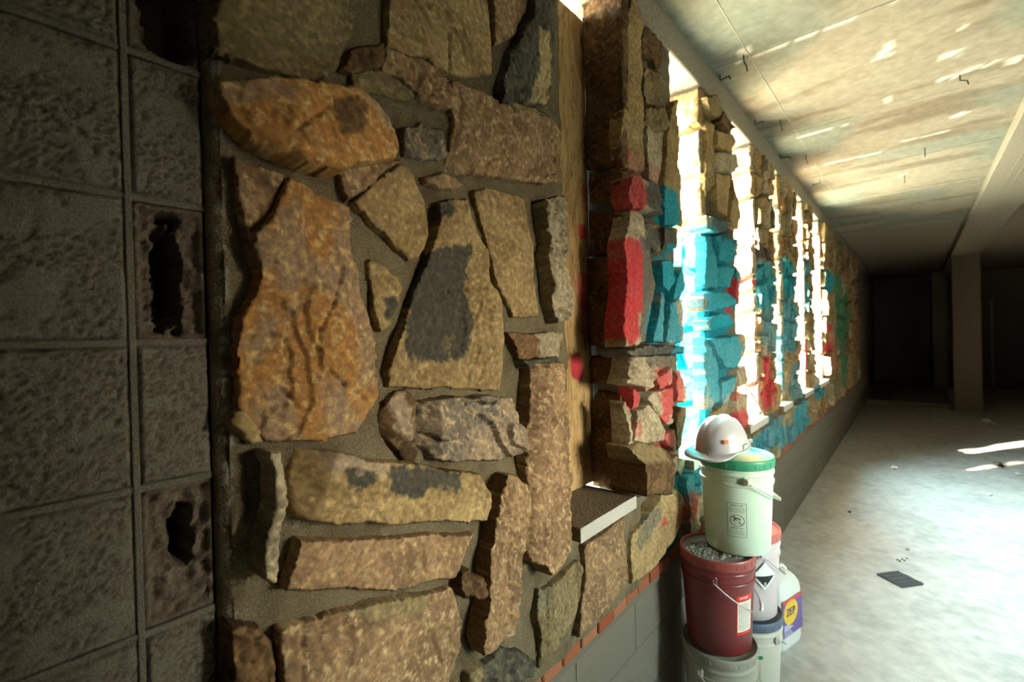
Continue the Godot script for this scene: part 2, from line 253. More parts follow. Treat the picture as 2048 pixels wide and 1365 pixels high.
func noise_tex(freq: float, oct: int, lo: float, hi: float, sd: int, size := 512, kind := FastNoiseLite.TYPE_SIMPLEX_SMOOTH) -> Image:
	var n := FastNoiseLite.new(); n.seed = sd; n.noise_type = kind; n.frequency = freq; n.fractal_octaves = oct; n.fractal_gain = .6
	var im := n.get_seamless_image(size, size, false, false, .15)
	im.convert(Image.FORMAT_RGB8)
	if lo > 0 or hi < 1:
		im.adjust_bcs(1.0, 1.0, 1.0)
		var px := im.get_data()
		for i in px.size(): px[i] = int(255 * (lo + (hi - lo) * px[i] / 255.0))
		im = Image.create_from_data(size, size, false, Image.FORMAT_RGB8, px)
	return im

func mat(called: String, color: Color, rough := .9, grain: Texture2D = null, bump: Texture2D = null, scale := 2.0, bs := 1.0, vc := false) -> StandardMaterial3D:
	var m := StandardMaterial3D.new()
	m.albedo_color = color; m.roughness = rough; m.metallic_specular = .3
	m.vertex_color_use_as_albedo = vc
	if grain: m.albedo_texture = grain
	if bump:
		m.normal_enabled = true; m.normal_texture = bump; m.normal_scale = bs
	if grain or bump:
		m.uv1_triplanar = true; m.uv1_world_triplanar = true; m.uv1_scale = Vector3.ONE * scale
	M[called] = m
	return m

func lin(r: float, g: float, b: float) -> Color: return Color(r, g, b).linear_to_srgb()

func setup():
	nz.seed = 11; nz.frequency = 1.0; nz.noise_type = FastNoiseLite.TYPE_SIMPLEX_SMOOTH; nz.fractal_type = FastNoiseLite.FRACTAL_NONE
	nf.seed = 23; nf.frequency = 1.0; nf.noise_type = FastNoiseLite.TYPE_SIMPLEX; nf.fractal_octaves = 5; nf.fractal_gain = .55
	cell.seed = 5; cell.frequency = 1.0; cell.noise_type = FastNoiseLite.TYPE_CELLULAR; cell.cellular_return_type = FastNoiseLite.RETURN_CELL_VALUE
	var g1 := noise_tex(.06, 6, .76, 1.0, 3)
	var g3 := noise_tex(.02, 6, .84, 1.0, 31)
	var g2 := noise_tex(.12, 4, .55, 1.0, 9)
	var b1 := noise_tex(.05, 6, 0, 1, 4); b1.bump_map_to_normal_map(6.0)
	var b2 := noise_tex(.18, 3, 0, 1, 8); b2.bump_map_to_normal_map(5.0)
	# crusty flecks and dark specks of the rock surface
	var n1 := noise_tex(.022, 6, 0, 1, 61, 1024).get_data(); var n2 := noise_tex(.3, 3, 0, 1, 62, 1024).get_data()
	var fl := PackedByteArray(); fl.resize(n1.size())
	for i in range(0, n1.size(), 3):
		var a := n1[i] / 255.0; var b := n2[i] / 255.0
		var c := smooth(.52, .70, a * .8 + b * .2); var dk := smooth(.66, .85, b) * .16 + smooth(.42, .3, a) * .08
		var base := .82 + .08 * (b - .5) - dk
		fl[i] = int(255 * clampf(base + .16 * c, 0, 1)); fl[i + 1] = int(255 * clampf(base + .145 * c, 0, 1)); fl[i + 2] = int(255 * clampf(base + .10 * c, 0, 1))
	var g4 := Image.create_from_data(1024, 1024, false, Image.FORMAT_RGB8, fl)
	var b4 := noise_tex(.12, 5, 0, 1, 61, 1024); b4.bump_map_to_normal_map(5.0)
	var t := []
	for im in [g1, g2, b1, b2, g3, g4, b4]:
		im.generate_mipmaps(im == b1 or im == b2 or im == b4); t.append(ImageTexture.create_from_image(im))
	mat("rock", Color.WHITE, .82, t[5], t[6], 2.3, .4, true)
	mat("mortar", Color.WHITE, .95, t[1], t[3], 3.0, .8, true)
	mat("block", Color.WHITE, .97, t[1], t[3], 4.0, .7, true)
	mat("lower_block", lin(.31, .268, .195), .96, t[1], t[3], 4.0, 1.2)
	mat("concrete", Color.WHITE, .9, t[4], t[3], 1.3, .15, true)
	mat("floor", Color.WHITE, .62, t[4], t[3], .9, .04, true)
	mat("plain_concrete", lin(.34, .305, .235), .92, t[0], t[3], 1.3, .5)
	mat("seam", lin(.52, .49, .40), .92, t[0], t[3], 1.3, .5)
	mat("core", lin(.26, .24, .20), .95, t[1], t[3], 3.0, .8)
	mat("far_wall", lin(.30, .27, .21), .95, t[0], t[3], 1.0, .6)
	mat("brick", lin(.52, .155, .065), .9, t[1], t[3], 5.0, .9)
	mat("brick_dark", lin(.43, .115, .05), .9, t[1], t[3], 5.0, .9)
	mat("brick_pale", lin(.58, .21, .10), .9, t[1], t[3], 5.0, .9)
	mat("near_joint", lin(.27, .24, .175), .95, t[1], t[3], 4.0, 1.0)
	mat("joint", lin(.25, .225, .165), .95, t[1], t[3], 4.0, 1.0)
	mat("strand_board", Color.WHITE, .75, t[1], t[2], 4.0, .5, true)
	mat("sill_top", lin(.27, .205, .125), .9, t[5], t[2], 4.0, 1.2)
	mat("sill_face", lin(.74, .69, .57), .7, t[1], t[3], 5.0, .4)
	mat("wire", lin(.03, .028, .025), .7)
	mat("asphalt", lin(.09, .088, .08), .95, t[0], t[2], .5, .3)
	mat("ground", lin(.50, .44, .34), .95, t[0], t[2], .5, .3)

func arr(v: PackedVector3Array, n: PackedVector3Array, idx: PackedInt32Array, c = null, uv = null) -> ArrayMesh:
	var a := []; a.resize(Mesh.ARRAY_MAX)
	a[Mesh.ARRAY_VERTEX] = v; a[Mesh.ARRAY_NORMAL] = n; a[Mesh.ARRAY_INDEX] = idx
	if c != null: a[Mesh.ARRAY_COLOR] = c
	if uv != null: a[Mesh.ARRAY_TEX_UV] = uv
	var m := ArrayMesh.new(); m.add_surface_from_arrays(Mesh.PRIMITIVE_TRIANGLES, a)
	return m

func finish(v: PackedVector3Array, tri: PackedInt32Array, c = null, uv = null) -> ArrayMesh:
	# tri runs counter-clockwise seen from outside; Godot wants clockwise
	var n := PackedVector3Array(); n.resize(v.size())
	for k in range(0, tri.size(), 3):
		var a := tri[k]; var b := tri[k + 1]; var e := tri[k + 2]
		var x := (v[b] - v[a]).cross(v[e] - v[a])
		n[a] += x; n[b] += x; n[e] += x
		tri[k + 1] = e; tri[k + 2] = b
	for i in n.size(): n[i] = n[i].normalized() if n[i].length_squared() > 0 else Vector3.UP
	return arr(v, n, tri, c, uv)

# box with chamfered edges; centre at the origin
func cbox(size: Vector3, c: float) -> ArrayMesh:
	var st := SurfaceTool.new(); st.begin(Mesh.PRIMITIVE_TRIANGLES)
	var h := size / 2
	var quad := func(a: Vector3, b: Vector3, e: Vector3, f: Vector3):
		var n := (b - a).cross(e - a).normalized()
		var o := (a + b + e + f) / 4
		var l := [a, b, e, f]
		if n.dot(o) < 0: l = [f, e, b, a]; n = -n
		for k in [0, 2, 1, 0, 3, 2]:
			st.set_normal(n); st.add_vertex(l[k])
	for ax in 3:
		var bx := (ax + 1) % 3; var cx := (ax + 2) % 3
		for sg in [-1, 1]:
			var p := []
			for q in [[-1, -1], [1, -1], [1, 1], [-1, 1]]:
				var v := Vector3(); v[ax] = sg * h[ax]; v[bx] = q[0] * (h[bx] - c); v[cx] = q[1] * (h[cx] - c); p.append(v)
			quad.call(p[0], p[1], p[2], p[3])
			for s2 in [-1, 1]:   # edge between ax and bx
				var e := []
				for k in [-1, 1]:
					var v1 := Vector3(); v1[ax] = sg * h[ax]; v1[bx] = s2 * (h[bx] - c); v1[cx] = k * (h[cx] - c)
					var v2 := Vector3(); v2[ax] = sg * (h[ax] - c); v2[bx] = s2 * h[bx]; v2[cx] = k * (h[cx] - c)
					e.append(v1); e.append(v2)
				quad.call(e[0], e[1], e[3], e[2])
	for a in [-1, 1]:
		for b in [-1, 1]:
			for d in [-1, 1]:
				var p1 := Vector3(a * h.x, b * (h.y - c), d * (h.z - c)); var p2 := Vector3(a * (h.x - c), b * h.y, d * (h.z - c)); var p3 := Vector3(a * (h.x - c), b * (h.y - c), d * h.z)
				var n := (p2 - p1).cross(p3 - p1).normalized()
				var l := [p1, p3, p2]
				if n.dot(p1) < 0: n = -n; l = [p1, p2, p3]
				for v in l: st.set_normal(n); st.add_vertex(v)
	return st.commit()

# a box in wall coordinates
func wbox(parent: Node, called: String, s0: float, s1: float, d0: float, d1: float, h0: float, h1: float, m: Material, c := .003) -> MeshInstance3D:
	return part(parent, called, cbox(Vector3(d1 - d0, h1 - h0, s1 - s0), c), m, Transform3D(Basis(), w3((s0 + s1) / 2, (d0 + d1) / 2, (h0 + h1) / 2)))

func smooth(a: float, b: float, x: float) -> float:
	var t := clampf((x - a) / (b - a), 0, 1); return t * t * (3 - 2 * t)

func flat(a: Array) -> PackedVector2Array:
	var r := PackedVector2Array()
	for i in range(0, a.size(), 2): r.append(Vector2(a[i], a[i + 1]))
	return r

func sprayed(col: Color, s: float, h: float, list: Array) -> Color:
	for e in list:
		var x: float = absf(s - e[1]) / e[3]; var y: float = absf(h - e[2]) / e[4]
		if x > 1.4 or y > 1.4: continue
		var k := pow(x * x * x + y * y * y, 1.0 / 3) + .16 * nz.get_noise_2d(s * 14, h * 14) + .05 * nf.get_noise_2d(s * 60, h * 60)
		var al: float = e[5] * smooth(1.05, .82, k)
		if al > 0: col = col.lerp(DYE[int(e[0])], al)
	return col

func near_spray(list: Array, lo: Vector2, hi: Vector2) -> Array:
	var r := []
	for e in list:
		if e[1] + e[3] * 1.4 > lo.x and e[1] - e[3] * 1.4 < hi.x and e[2] + e[4] * 1.4 > lo.y and e[2] - e[4] * 1.4 < hi.y: r.append(e)
	return r

# A rock with an outline in the plane of its wall and a broken, layered face. fr: origin, u axis, v axis, outward normal.
func rock(poly: PackedVector2Array, front: float, pal: int, sd: int, o: Dictionary, fr: Array, spray: Array) -> ArrayMesh:
	var step: float = o.get("step", .0036)
	var lay: float = o.get("lay", .007); var rough: float = o.get("rough", .002); var fleck: float = o.get("fleck", 1.0)
	var lo := poly[0]; var hi := poly[0]; var ctr := Vector2.ZERO
	for p in poly: lo = lo.min(p); hi = hi.max(p); ctr += p
	ctr /= poly.size()
	lo -= Vector2.ONE * step * 1.5; hi += Vector2.ONE * step * 1.5
	var nx := int((hi.x - lo.x) / step) + 2; var ny := int((hi.y - lo.y) / step) + 2
	var sp := near_spray(spray, lo, hi)
	var facets := []
	for f in o.get("facets", []):
		var a := Vector2(f[0], f[1]); var nn := (Vector2(f[2], f[3]) - a).orthogonal().normalized()
		if nn.dot(ctr - a) > 0: nn = -nn
		facets.append([a, nn, f[4]])
	var cracks := []
	for c in o.get("cracks", []): cracks.append(flat(c))
	var patches := []
	for c in o.get("patch", []): patches.append([PAL[c[0]][c[1]], flat(c[2])])
	if o.get("grow", 0.0) > 0:
		var gp := Geometry2D.offset_polygon(poly, o.grow)
		if gp.size() > 0: poly = gp[0]
	var cols: Array = PAL[pal]
	var c0: Color = cols[0]; var c1: Color = cols[1]; var c2: Color = cols[2]
	var rng := RandomNumberGenerator.new(); rng.seed = sd * 7 + 1
	var tone := rng.randf_range(.9, 1.1)
	var tilt: Vector2 = o.get("tilt", Vector2(rng.randf_range(-.02, .02), rng.randf_range(-.02, .02)))
	var ang := rng.randf_range(0, PI); var gx := Vector2(cos(ang), sin(ang)); var gy := gx.orthogonal()
	var of := sd * 3.71
	var n := poly.size()
	var inside := PackedByteArray(); inside.resize(nx * ny)
	var pos := PackedVector2Array(); pos.resize(nx * ny)
	var dist := PackedFloat32Array(); dist.resize(nx * ny)
	var wob := minf(.006, .12 * minf(hi.x - lo.x, hi.y - lo.y))
	for j in ny:
		for i in nx:
			var k := j * nx + i
			var q := lo + Vector2(i, j) * step
			var e := Vector2(nf.get_noise_2d(q.x * 9 + of, q.y * 9), nf.get_noise_2d(q.x * 9, q.y * 9 + of + 50)) * wob
			var qw := q + e
			var ins := Geometry2D.is_point_in_polygon(qw, poly)
			var best := 1e9; var bp := Vector2.ZERO
			for m in n:
				var cp := Geometry2D.get_closest_point_to_segment(qw, poly[m], poly[(m + 1) % n])
				var dd := cp.distance_squared_to(qw)
				if dd < best: best = dd; bp = cp
			inside[k] = 1 if ins else 0
			dist[k] = sqrt(best)
			pos[k] = q if ins else q + (bp - qw)
	var idx := PackedInt32Array(); idx.resize(nx * ny); idx.fill(-1)
	var tri := PackedInt32Array(); var order := PackedInt32Array()
	for j in ny - 1:
		for i in nx - 1:
			var a := j * nx + i
			if inside[a] + inside[a + 1] + inside[a + nx] + inside[a + nx + 1] == 0: continue
			for k in [a, a + 1, a + nx, a + nx + 1]:
				if idx[k] < 0: idx[k] = order.size(); order.append(k)
			if (i + j) % 2 == 0: tri.append_array(PackedInt32Array([idx[a], idx[a + 1], idx[a + nx + 1], idx[a], idx[a + nx + 1], idx[a + nx]]))
			else: tri.append_array(PackedInt32Array([idx[a], idx[a + 1], idx[a + nx], idx[a + 1], idx[a + nx + 1], idx[a + nx]]))
	var v := PackedVector3Array(); v.resize(order.size())
	var col := PackedColorArray(); col.resize(order.size())
	var O: Vector3 = fr[0]; var U: Vector3 = fr[1]; var V: Vector3 = fr[2]; var N: Vector3 = fr[3]
	for m in order.size():
		var k := order[m]; var p := pos[k]; var w := -.012
		var g := Vector2(p.dot(gx) * .8, p.dot(gy) * 1.35)
		if inside[k]:
			var x := nz.get_noise_2d(g.x * 4 + of, g.y * 4) * 2.2 + .3 * nf.get_noise_2d(p.x * 16, p.y * 16 + of)
			w = front + tilt.dot(p - ctr) + (floorf(x) + smooth(.44, .56, x - floorf(x))) * lay * .6
			w += rough * nf.get_noise_2d(p.x * 13 + of, p.y * 13) + rough * .5 * nf.get_noise_2d(p.x * 45, p.y * 45 + of)
			for f in facets:
				var sdist: float = (p - f[0]).dot(f[1]) + .006 * nf.get_noise_2d(p.x * 20, p.y * 20)
				if sdist > 0: w -= f[2] * sdist
			for c in cracks:
				for z in c.size() - 1:
					var cp := Geometry2D.get_closest_point_to_segment(p + Vector2(nf.get_noise_2d(p.x * 30, p.y * 30), nf.get_noise_2d(p.y * 30, p.x * 30)) * .008, c[z], c[z + 1]).distance_to(p)
					if cp < .006: w -= .009 * (1 - cp / .006)
			var bev := .006 + .004 * nz.get_noise_2d(p.x * 20, p.y * 20)
			if dist[k] < bev: w -= .006 * pow(1 - dist[k] / bev, 2)
			w = maxf(w, -.006)
		v[m] = O + U * p.x + V * p.y + N * w
		var a1 := nf.get_noise_2d(g.x * 5 + of, g.y * 5 + 9); var a2 := .75 * nf.get_noise_2d(g.x * 24 + of, g.y * 24 - of) + .35 * nf.get_noise_2d(p.x * 70 - of, p.y * 70)
		var cc := c0.lerp(c1, smooth(-.2, .25, a1 + .35 * nz.get_noise_2d(p.x * 3.5 + of, p.y * 3.5)))
		cc = cc.lerp(c2, clampf(fleck * smooth(.2, .34, a2), 0, 1) * .7)
		for pt in patches:
			var e2 := p + Vector2(nf.get_noise_2d(p.x * 25, p.y * 25), nf.get_noise_2d(p.y * 25 + 7, p.x * 25)) * .012
			var k4 := 0.0
			for z in [Vector2(.003, .001), Vector2(-.001, .003), Vector2(-.003, -.001), Vector2(.001, -.003)]:
				if Geometry2D.is_point_in_polygon(e2 + z, pt[1]): k4 += .25
			cc = cc.lerp(Color(pt[0]) * (1.0 + .25 * a2), k4)
		cc *= 1.12 * tone * (1.0 + .22 * nf.get_noise_2d(p.x * 60 + of, p.y * 60))
		if sp.size() > 0: cc = sprayed(cc, p.x, p.y, sp)
		cc.a = 1
		col[m] = cc
	return finish(v, tri, col)

# a grid laid on a plane with a depth function and a colour function
func sheet(u0: float, u1: float, v0: float, v1: float, step: float, fr: Array, depth: Callable, tint: Callable) -> ArrayMesh:
	var nx := int(ceil((u1 - u0) / step)) + 1; var ny := int(ceil((v1 - v0) / step)) + 1
	var v := PackedVector3Array(); v.resize(nx * ny); var col := PackedColorArray(); col.resize(nx * ny)
	var tri := PackedInt32Array()
	for j in ny:
		for i in nx:
			var a := lerpf(u0, u1, i / float(nx - 1)); var b := lerpf(v0, v1, j / float(ny - 1))
			v[j * nx + i] = fr[0] + fr[1] * a + fr[2] * b + fr[3] * depth.call(a, b)
			col[j * nx + i] = tint.call(a, b)
			if i < nx - 1 and j < ny - 1:
				var k := j * nx + i
				tri.append_array(PackedInt32Array([k, k + 1, k + nx + 1, k, k + nx + 1, k + nx]))
	return finish(v, tri, col)

func front_frame() -> Array: return [Vector3.ZERO, Vector3(0, 0, -1), Vector3.UP, Vector3.RIGHT]
func jamb_frame(s: float) -> Array: return [Vector3(0, 0, -s), Vector3.RIGHT, Vector3.UP, Vector3(0, 0, 1)]

func lathe(prof: Array, seg := 48) -> ArrayMesh:
	var v := PackedVector3Array(); var n := PackedVector3Array(); var uv := PackedVector2Array(); var tri := PackedInt32Array()
	var sn := []
	for i in prof.size() - 1:
		var t: Vector2 = prof[i + 1] - prof[i]; sn.append(Vector2(t.y, -t.x).normalized())
	for i in prof.size() - 1:
		for e in 2:
			var nn: Vector2 = sn[i]
			var other := i - 1 if e == 0 else i + 1
			if other >= 0 and other < sn.size() and sn[other].dot(nn) > .6: nn = (nn + sn[other]).normalized()
			for k in seg + 1:
				var a := TAU * k / seg
				var p: Vector2 = prof[i + e]
				v.append(Vector3(cos(a) * p.x, p.y, sin(a) * p.x)); n.append(Vector3(cos(a) * nn.x, nn.y, sin(a) * nn.x)); uv.append(Vector2(k / float(seg), p.y))
		var b := i * 2 * (seg + 1)
		for k in seg:
			tri.append_array(PackedInt32Array([b + k, b + k + 1, b + seg + 1 + k, b + k + 1, b + seg + 2 + k, b + seg + 1 + k]))
	return arr(v, n, tri, null, uv)

func tube(path: Array, r: float, seg := 8) -> ArrayMesh:
	var v := PackedVector3Array(); var tri := PackedInt32Array()
	var last := Vector3.UP
	for i in path.size():
		var t: Vector3 = (path[mini(i + 1, path.size() - 1)] - path[maxi(i - 1, 0)]).normalized()
		var x := t.cross(Vector3(.31, .9, .27)).normalized(); var y := x.cross(t)
		for k in seg:
			var a := TAU * k / seg; v.append(path[i] + (x * cos(a) + y * sin(a)) * r)
		if i > 0:
			var b := (i - 1) * seg
			for k in seg:
				var k2 := (k + 1) % seg
				tri.append_array(PackedInt32Array([b + k, b + seg + k, b + k2, b + k2, b + seg + k, b + seg + k2]))
	var e := v.size()
	v.append(path[0]); v.append(path[-1])
	for k in seg:
		tri.append_array(PackedInt32Array([e, k, (k + 1) % seg, e + 1, e - seg + (k + 1) % seg, e - seg + k]))
	return finish(v, tri)

# ---------------------------------------------------------------- the shell
var wall: Node3D

func structure():
	wall = setting("wall_left", "rough stone-faced wall with tall slit windows over a low block base", "wall")
	# masonry behind the stone facing
	var edges := [-2.2]
	for w in WIN: edges.append(w[0]); edges.append(w[1])
	edges.append(13.5)
	for i in range(0, edges.size(), 2):
		wbox(wall, "masonry_core", edges[i], edges[i + 1], -.24, -.004 if i > 0 else -.2, .985, LINTEL, M.core)
	wbox(wall, "masonry_core", -2.2, 13.5, -.24, -.2, -.15, .985, M.core)
	wbox(wall, "masonry_core", 1.0, 13.4, -.2, -.004, .6096, .985, M.core)
	var led := setting("trim_1", "pale concrete ledge running along the top of the stone wall", "ledge")
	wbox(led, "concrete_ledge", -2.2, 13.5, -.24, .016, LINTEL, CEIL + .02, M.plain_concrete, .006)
	# ceiling
	var ce := setting("ceiling", "bare board-marked concrete ceiling with pale patches", "ceiling")
	var pt := [[3.08, .714, .05, .05], [3.0, .74, .10, .02], [3.70, .715, .06, .025], [3.62, .98, .03, .06], [3.60, 1.09, .03, .13], [3.64, 1.24, .05, .05], [3.33, .98, .05, .05], [4.3, 1.06, .05, .05], [4.6, .9, .02, .2], [2.62, .45, .012, .5], [3.95, .30, .015, .2], [4.75, .40, .012, .3], [3.05, 1.0, .05, .03], [2.55, .2, .05, .04], [5.62, .77, .05, .05]]
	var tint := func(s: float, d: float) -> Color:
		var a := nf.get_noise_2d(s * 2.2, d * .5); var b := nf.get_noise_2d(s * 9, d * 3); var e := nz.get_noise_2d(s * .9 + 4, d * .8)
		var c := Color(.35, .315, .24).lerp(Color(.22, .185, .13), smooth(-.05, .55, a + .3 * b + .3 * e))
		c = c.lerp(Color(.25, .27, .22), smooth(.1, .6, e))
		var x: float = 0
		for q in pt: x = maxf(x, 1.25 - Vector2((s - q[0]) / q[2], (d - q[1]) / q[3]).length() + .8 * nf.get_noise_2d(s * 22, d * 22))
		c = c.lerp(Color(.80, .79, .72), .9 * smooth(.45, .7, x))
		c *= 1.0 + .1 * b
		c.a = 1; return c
	var relief := func(s: float, d: float) -> float: return .0025 * nf.get_noise_2d(s * 3, d * 3) + .0015 * nf.get_noise_2d(s * 18, d * 6)
	# the soffit faces down: u = s, v = -d keeps it facing the floor
	var fr := [Vector3(0, CEIL, 0), Vector3(0, 0, -1), Vector3.LEFT, Vector3.DOWN]
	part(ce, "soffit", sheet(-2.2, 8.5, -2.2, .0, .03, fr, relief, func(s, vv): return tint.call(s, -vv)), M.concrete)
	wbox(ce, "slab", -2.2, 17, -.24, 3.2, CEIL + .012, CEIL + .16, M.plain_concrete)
	# floor
	var fl := setting("floor", "dusty grey concrete floor with scuffs and stains", "floor")
	var ftint := func(s: float, d: float) -> Color:
		var a := nf.get_noise_2d(s * 1.6, d * 1.6 + 3); var b := nf.get_noise_2d(s * 7, d * 11); var e := nf.get_noise_2d(s * 3 + 20, d * 5)
		var c := Color(.62, .60, .535).lerp(Color(.53, .515, .455), smooth(.0, .5, a))
		c = c.lerp(Color(.40, .40, .37), .5 * smooth(.28, .6, e)); c = c.lerp(Color(.66, .65, .60), .2 * smooth(.15, .5, b))
		c.a = 1; return c
	part(fl, "slab", sheet(-2.2, 17, -3.2, 0, .04, [Vector3.ZERO, Vector3(0, 0, -1), Vector3.LEFT, Vector3.UP], func(_s, _d): return 0.0, func(s, vv): return ftint.call(s, -vv)), M.floor)
	wbox(fl, "bedding", -2.2, 17, -.24, 3.2, -.2, -.006, M.plain_concrete)
	# far end: raised slab, beam, column, walls
	var rs := setting("trim_2", "low raised concrete slab in the dark far bay", "slab")
	wbox(rs, "raised_slab", 12.35, 17, .0, 1.36, 0, .10, M.plain_concrete, .01)
	var bm := setting("trim_3", "long concrete ceiling beam on a square column", "beam")
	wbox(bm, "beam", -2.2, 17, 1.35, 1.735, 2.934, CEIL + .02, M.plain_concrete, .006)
	for d in [1.47, 1.53]: wbox(bm, "form_seam", -2.2, 17, d, d + .006, 2.931, 2.936, M.plain_concrete, .001)
	var co := setting("trim_4", "square block column under the beam beside the raised slab", "column")
	for k in 15:
		var h0 := k * .1956
		wbox(co, "column_block", 12.06, 12.46, 1.365, 1.745, h0, minf(h0 + .192, 2.934), M.lower_block, .006)
	wbox(co, "column_joint", 12.064, 12.456, 1.369, 1.741, 0, 2.934, M.joint, .002)
	wbox(co, "column_footing", 12.0, 12.5, 1.31, 1.78, -.004, .03, M.plain_concrete, .01)
	var wb := setting("wall_back", "dark concrete wall at the far end of the room", "wall")
	wbox(wb, "wall_panel", 17, 17.2, -.24, 3.2, -.15, CEIL + .16, M.far_wall)
	wbox(wb, "doorway_post", 16.94, 17.0, 2.30, 2.335, 0, 2.3, M.sill_face)
	wbox(wb, "return_wall", 13.42, 17.1, -.24, -.06, -.15, CEIL + .05, M.far_wall)
	wbox(wb, "pilaster", 15.2, 17, 1.15, 1.4, .1, 2.934, M.far_wall)
	var wr := setting("wall_right", "wall with an open window on the right side of the room", "wall")
	for e in [[-2.2, SIDE[0], -.15, CEIL + .1], [SIDE[0], SIDE[1], SIDE[3], CEIL + .1], [SIDE[0], SIDE[1], -.15, SIDE[2]], [SIDE[1], 17.2, -.15, CEIL + .1]]: wbox(wr, "wall_panel", e[0], e[1], 3.0, 3.2, e[2], e[3], M.far_wall)
	wbox(wr, "added_partition", 7.0, 7.15, 1.80, 3.0, -.1, CEIL + .02, M.far_wall)  # unseen cross wall, added to keep light out of the far bay
	var c2 := setting("added_trim_6", "unseen square column added beside the viewer to shade the bare blocks", "column")  # out of view, added only to cast shade on the bare blocks
	for k in 15:
		wbox(c2, "column_block", .50, .90, 1.365, 1.745, k * .1956, minf(k * .1956 + .192, 2.934), M.lower_block, .006)
	wbox(c2, "column_joint", .504, .896, 1.369, 1.741, 0, 2.934, M.joint, .002)
	var w7 := setting("window_7", "open window in the right wall facing the stones", "window")
	wbox(w7, "sill", SIDE[0] - .02, SIDE[1] + .02, 2.94, 3.22, SIDE[2] - .04, SIDE[2] + .005, M.sill_top)
	var wf := setting("wall_front", "wall closing the room behind the viewer", "wall")
	wbox(wf, "wall_panel", -2.4, -2.2, -.24, 3.2, -.15, CEIL + .16, M.far_wall)
	# the yard outside the windows
	var gr := setting("trim_5", "pale dusty ground outside the windows", "ground")
	wbox(gr, "yard", -20, 30, -30, -.24, -.5, -.1, M.ground, .01)
	wbox(gr, "yard", -20, 30, 3.2, 30, -.5, -.02, M.asphalt, .01)

# ---------------------------------------------------------------- the near wall: blocks, mortar, rocks, headers
func block_mesh(s0: float, s1: float, h0: float, h1: float, hole: Array, smear: float) -> ArrayMesh:
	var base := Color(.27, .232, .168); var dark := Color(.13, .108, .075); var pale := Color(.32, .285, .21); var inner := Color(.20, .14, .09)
	var dep := func(s: float, h: float) -> float:
		var e := minf(minf(s - s0, s1 - s), minf(h - h0, h1 - h))
		var p := nf.get_noise_2d(s * 95, h * 95)
		var w := .002 - .0048 * smooth(.08, .45, p) + .0010 * nf.get_noise_2d(s * 30, h * 30)
		var mo := smooth(.0, .35, nf.get_noise_2d(s * 9 + 3, h * 9) + smear)
		w = lerpf(w, .004 + .0012 * p, mo)
		if hole.size() > 0:
			var c := Vector2(hole[0], hole[1]); var r := Vector2(hole[2], hole[3])
			var q := Vector2(s, h) - c
			var k := pow(pow(absf(q.x / r.x), 4) + pow(absf(q.y / r.y), 4), .25) + .35 * nf.get_noise_2d(s * 24, h * 24)
			w = -.014 + .013 * nf.get_noise_2d(s * 34, h * 34)
			w = lerpf(w, -.13, smooth(1.1, .85, k))
			w = lerpf(w, .0, smooth(.012, .002, e))
		if e < .004: w -= .008 * (1 - e / .004)
		return w
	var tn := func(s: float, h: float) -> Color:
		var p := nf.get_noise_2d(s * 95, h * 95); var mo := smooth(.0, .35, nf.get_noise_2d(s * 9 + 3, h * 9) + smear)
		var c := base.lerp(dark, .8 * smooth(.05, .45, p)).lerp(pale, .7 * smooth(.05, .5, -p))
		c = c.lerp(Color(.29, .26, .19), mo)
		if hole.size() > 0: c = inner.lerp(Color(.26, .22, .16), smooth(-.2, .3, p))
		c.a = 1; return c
	return sheet(s0, s1, h0, h1, .004, front_frame(), dep, tn)

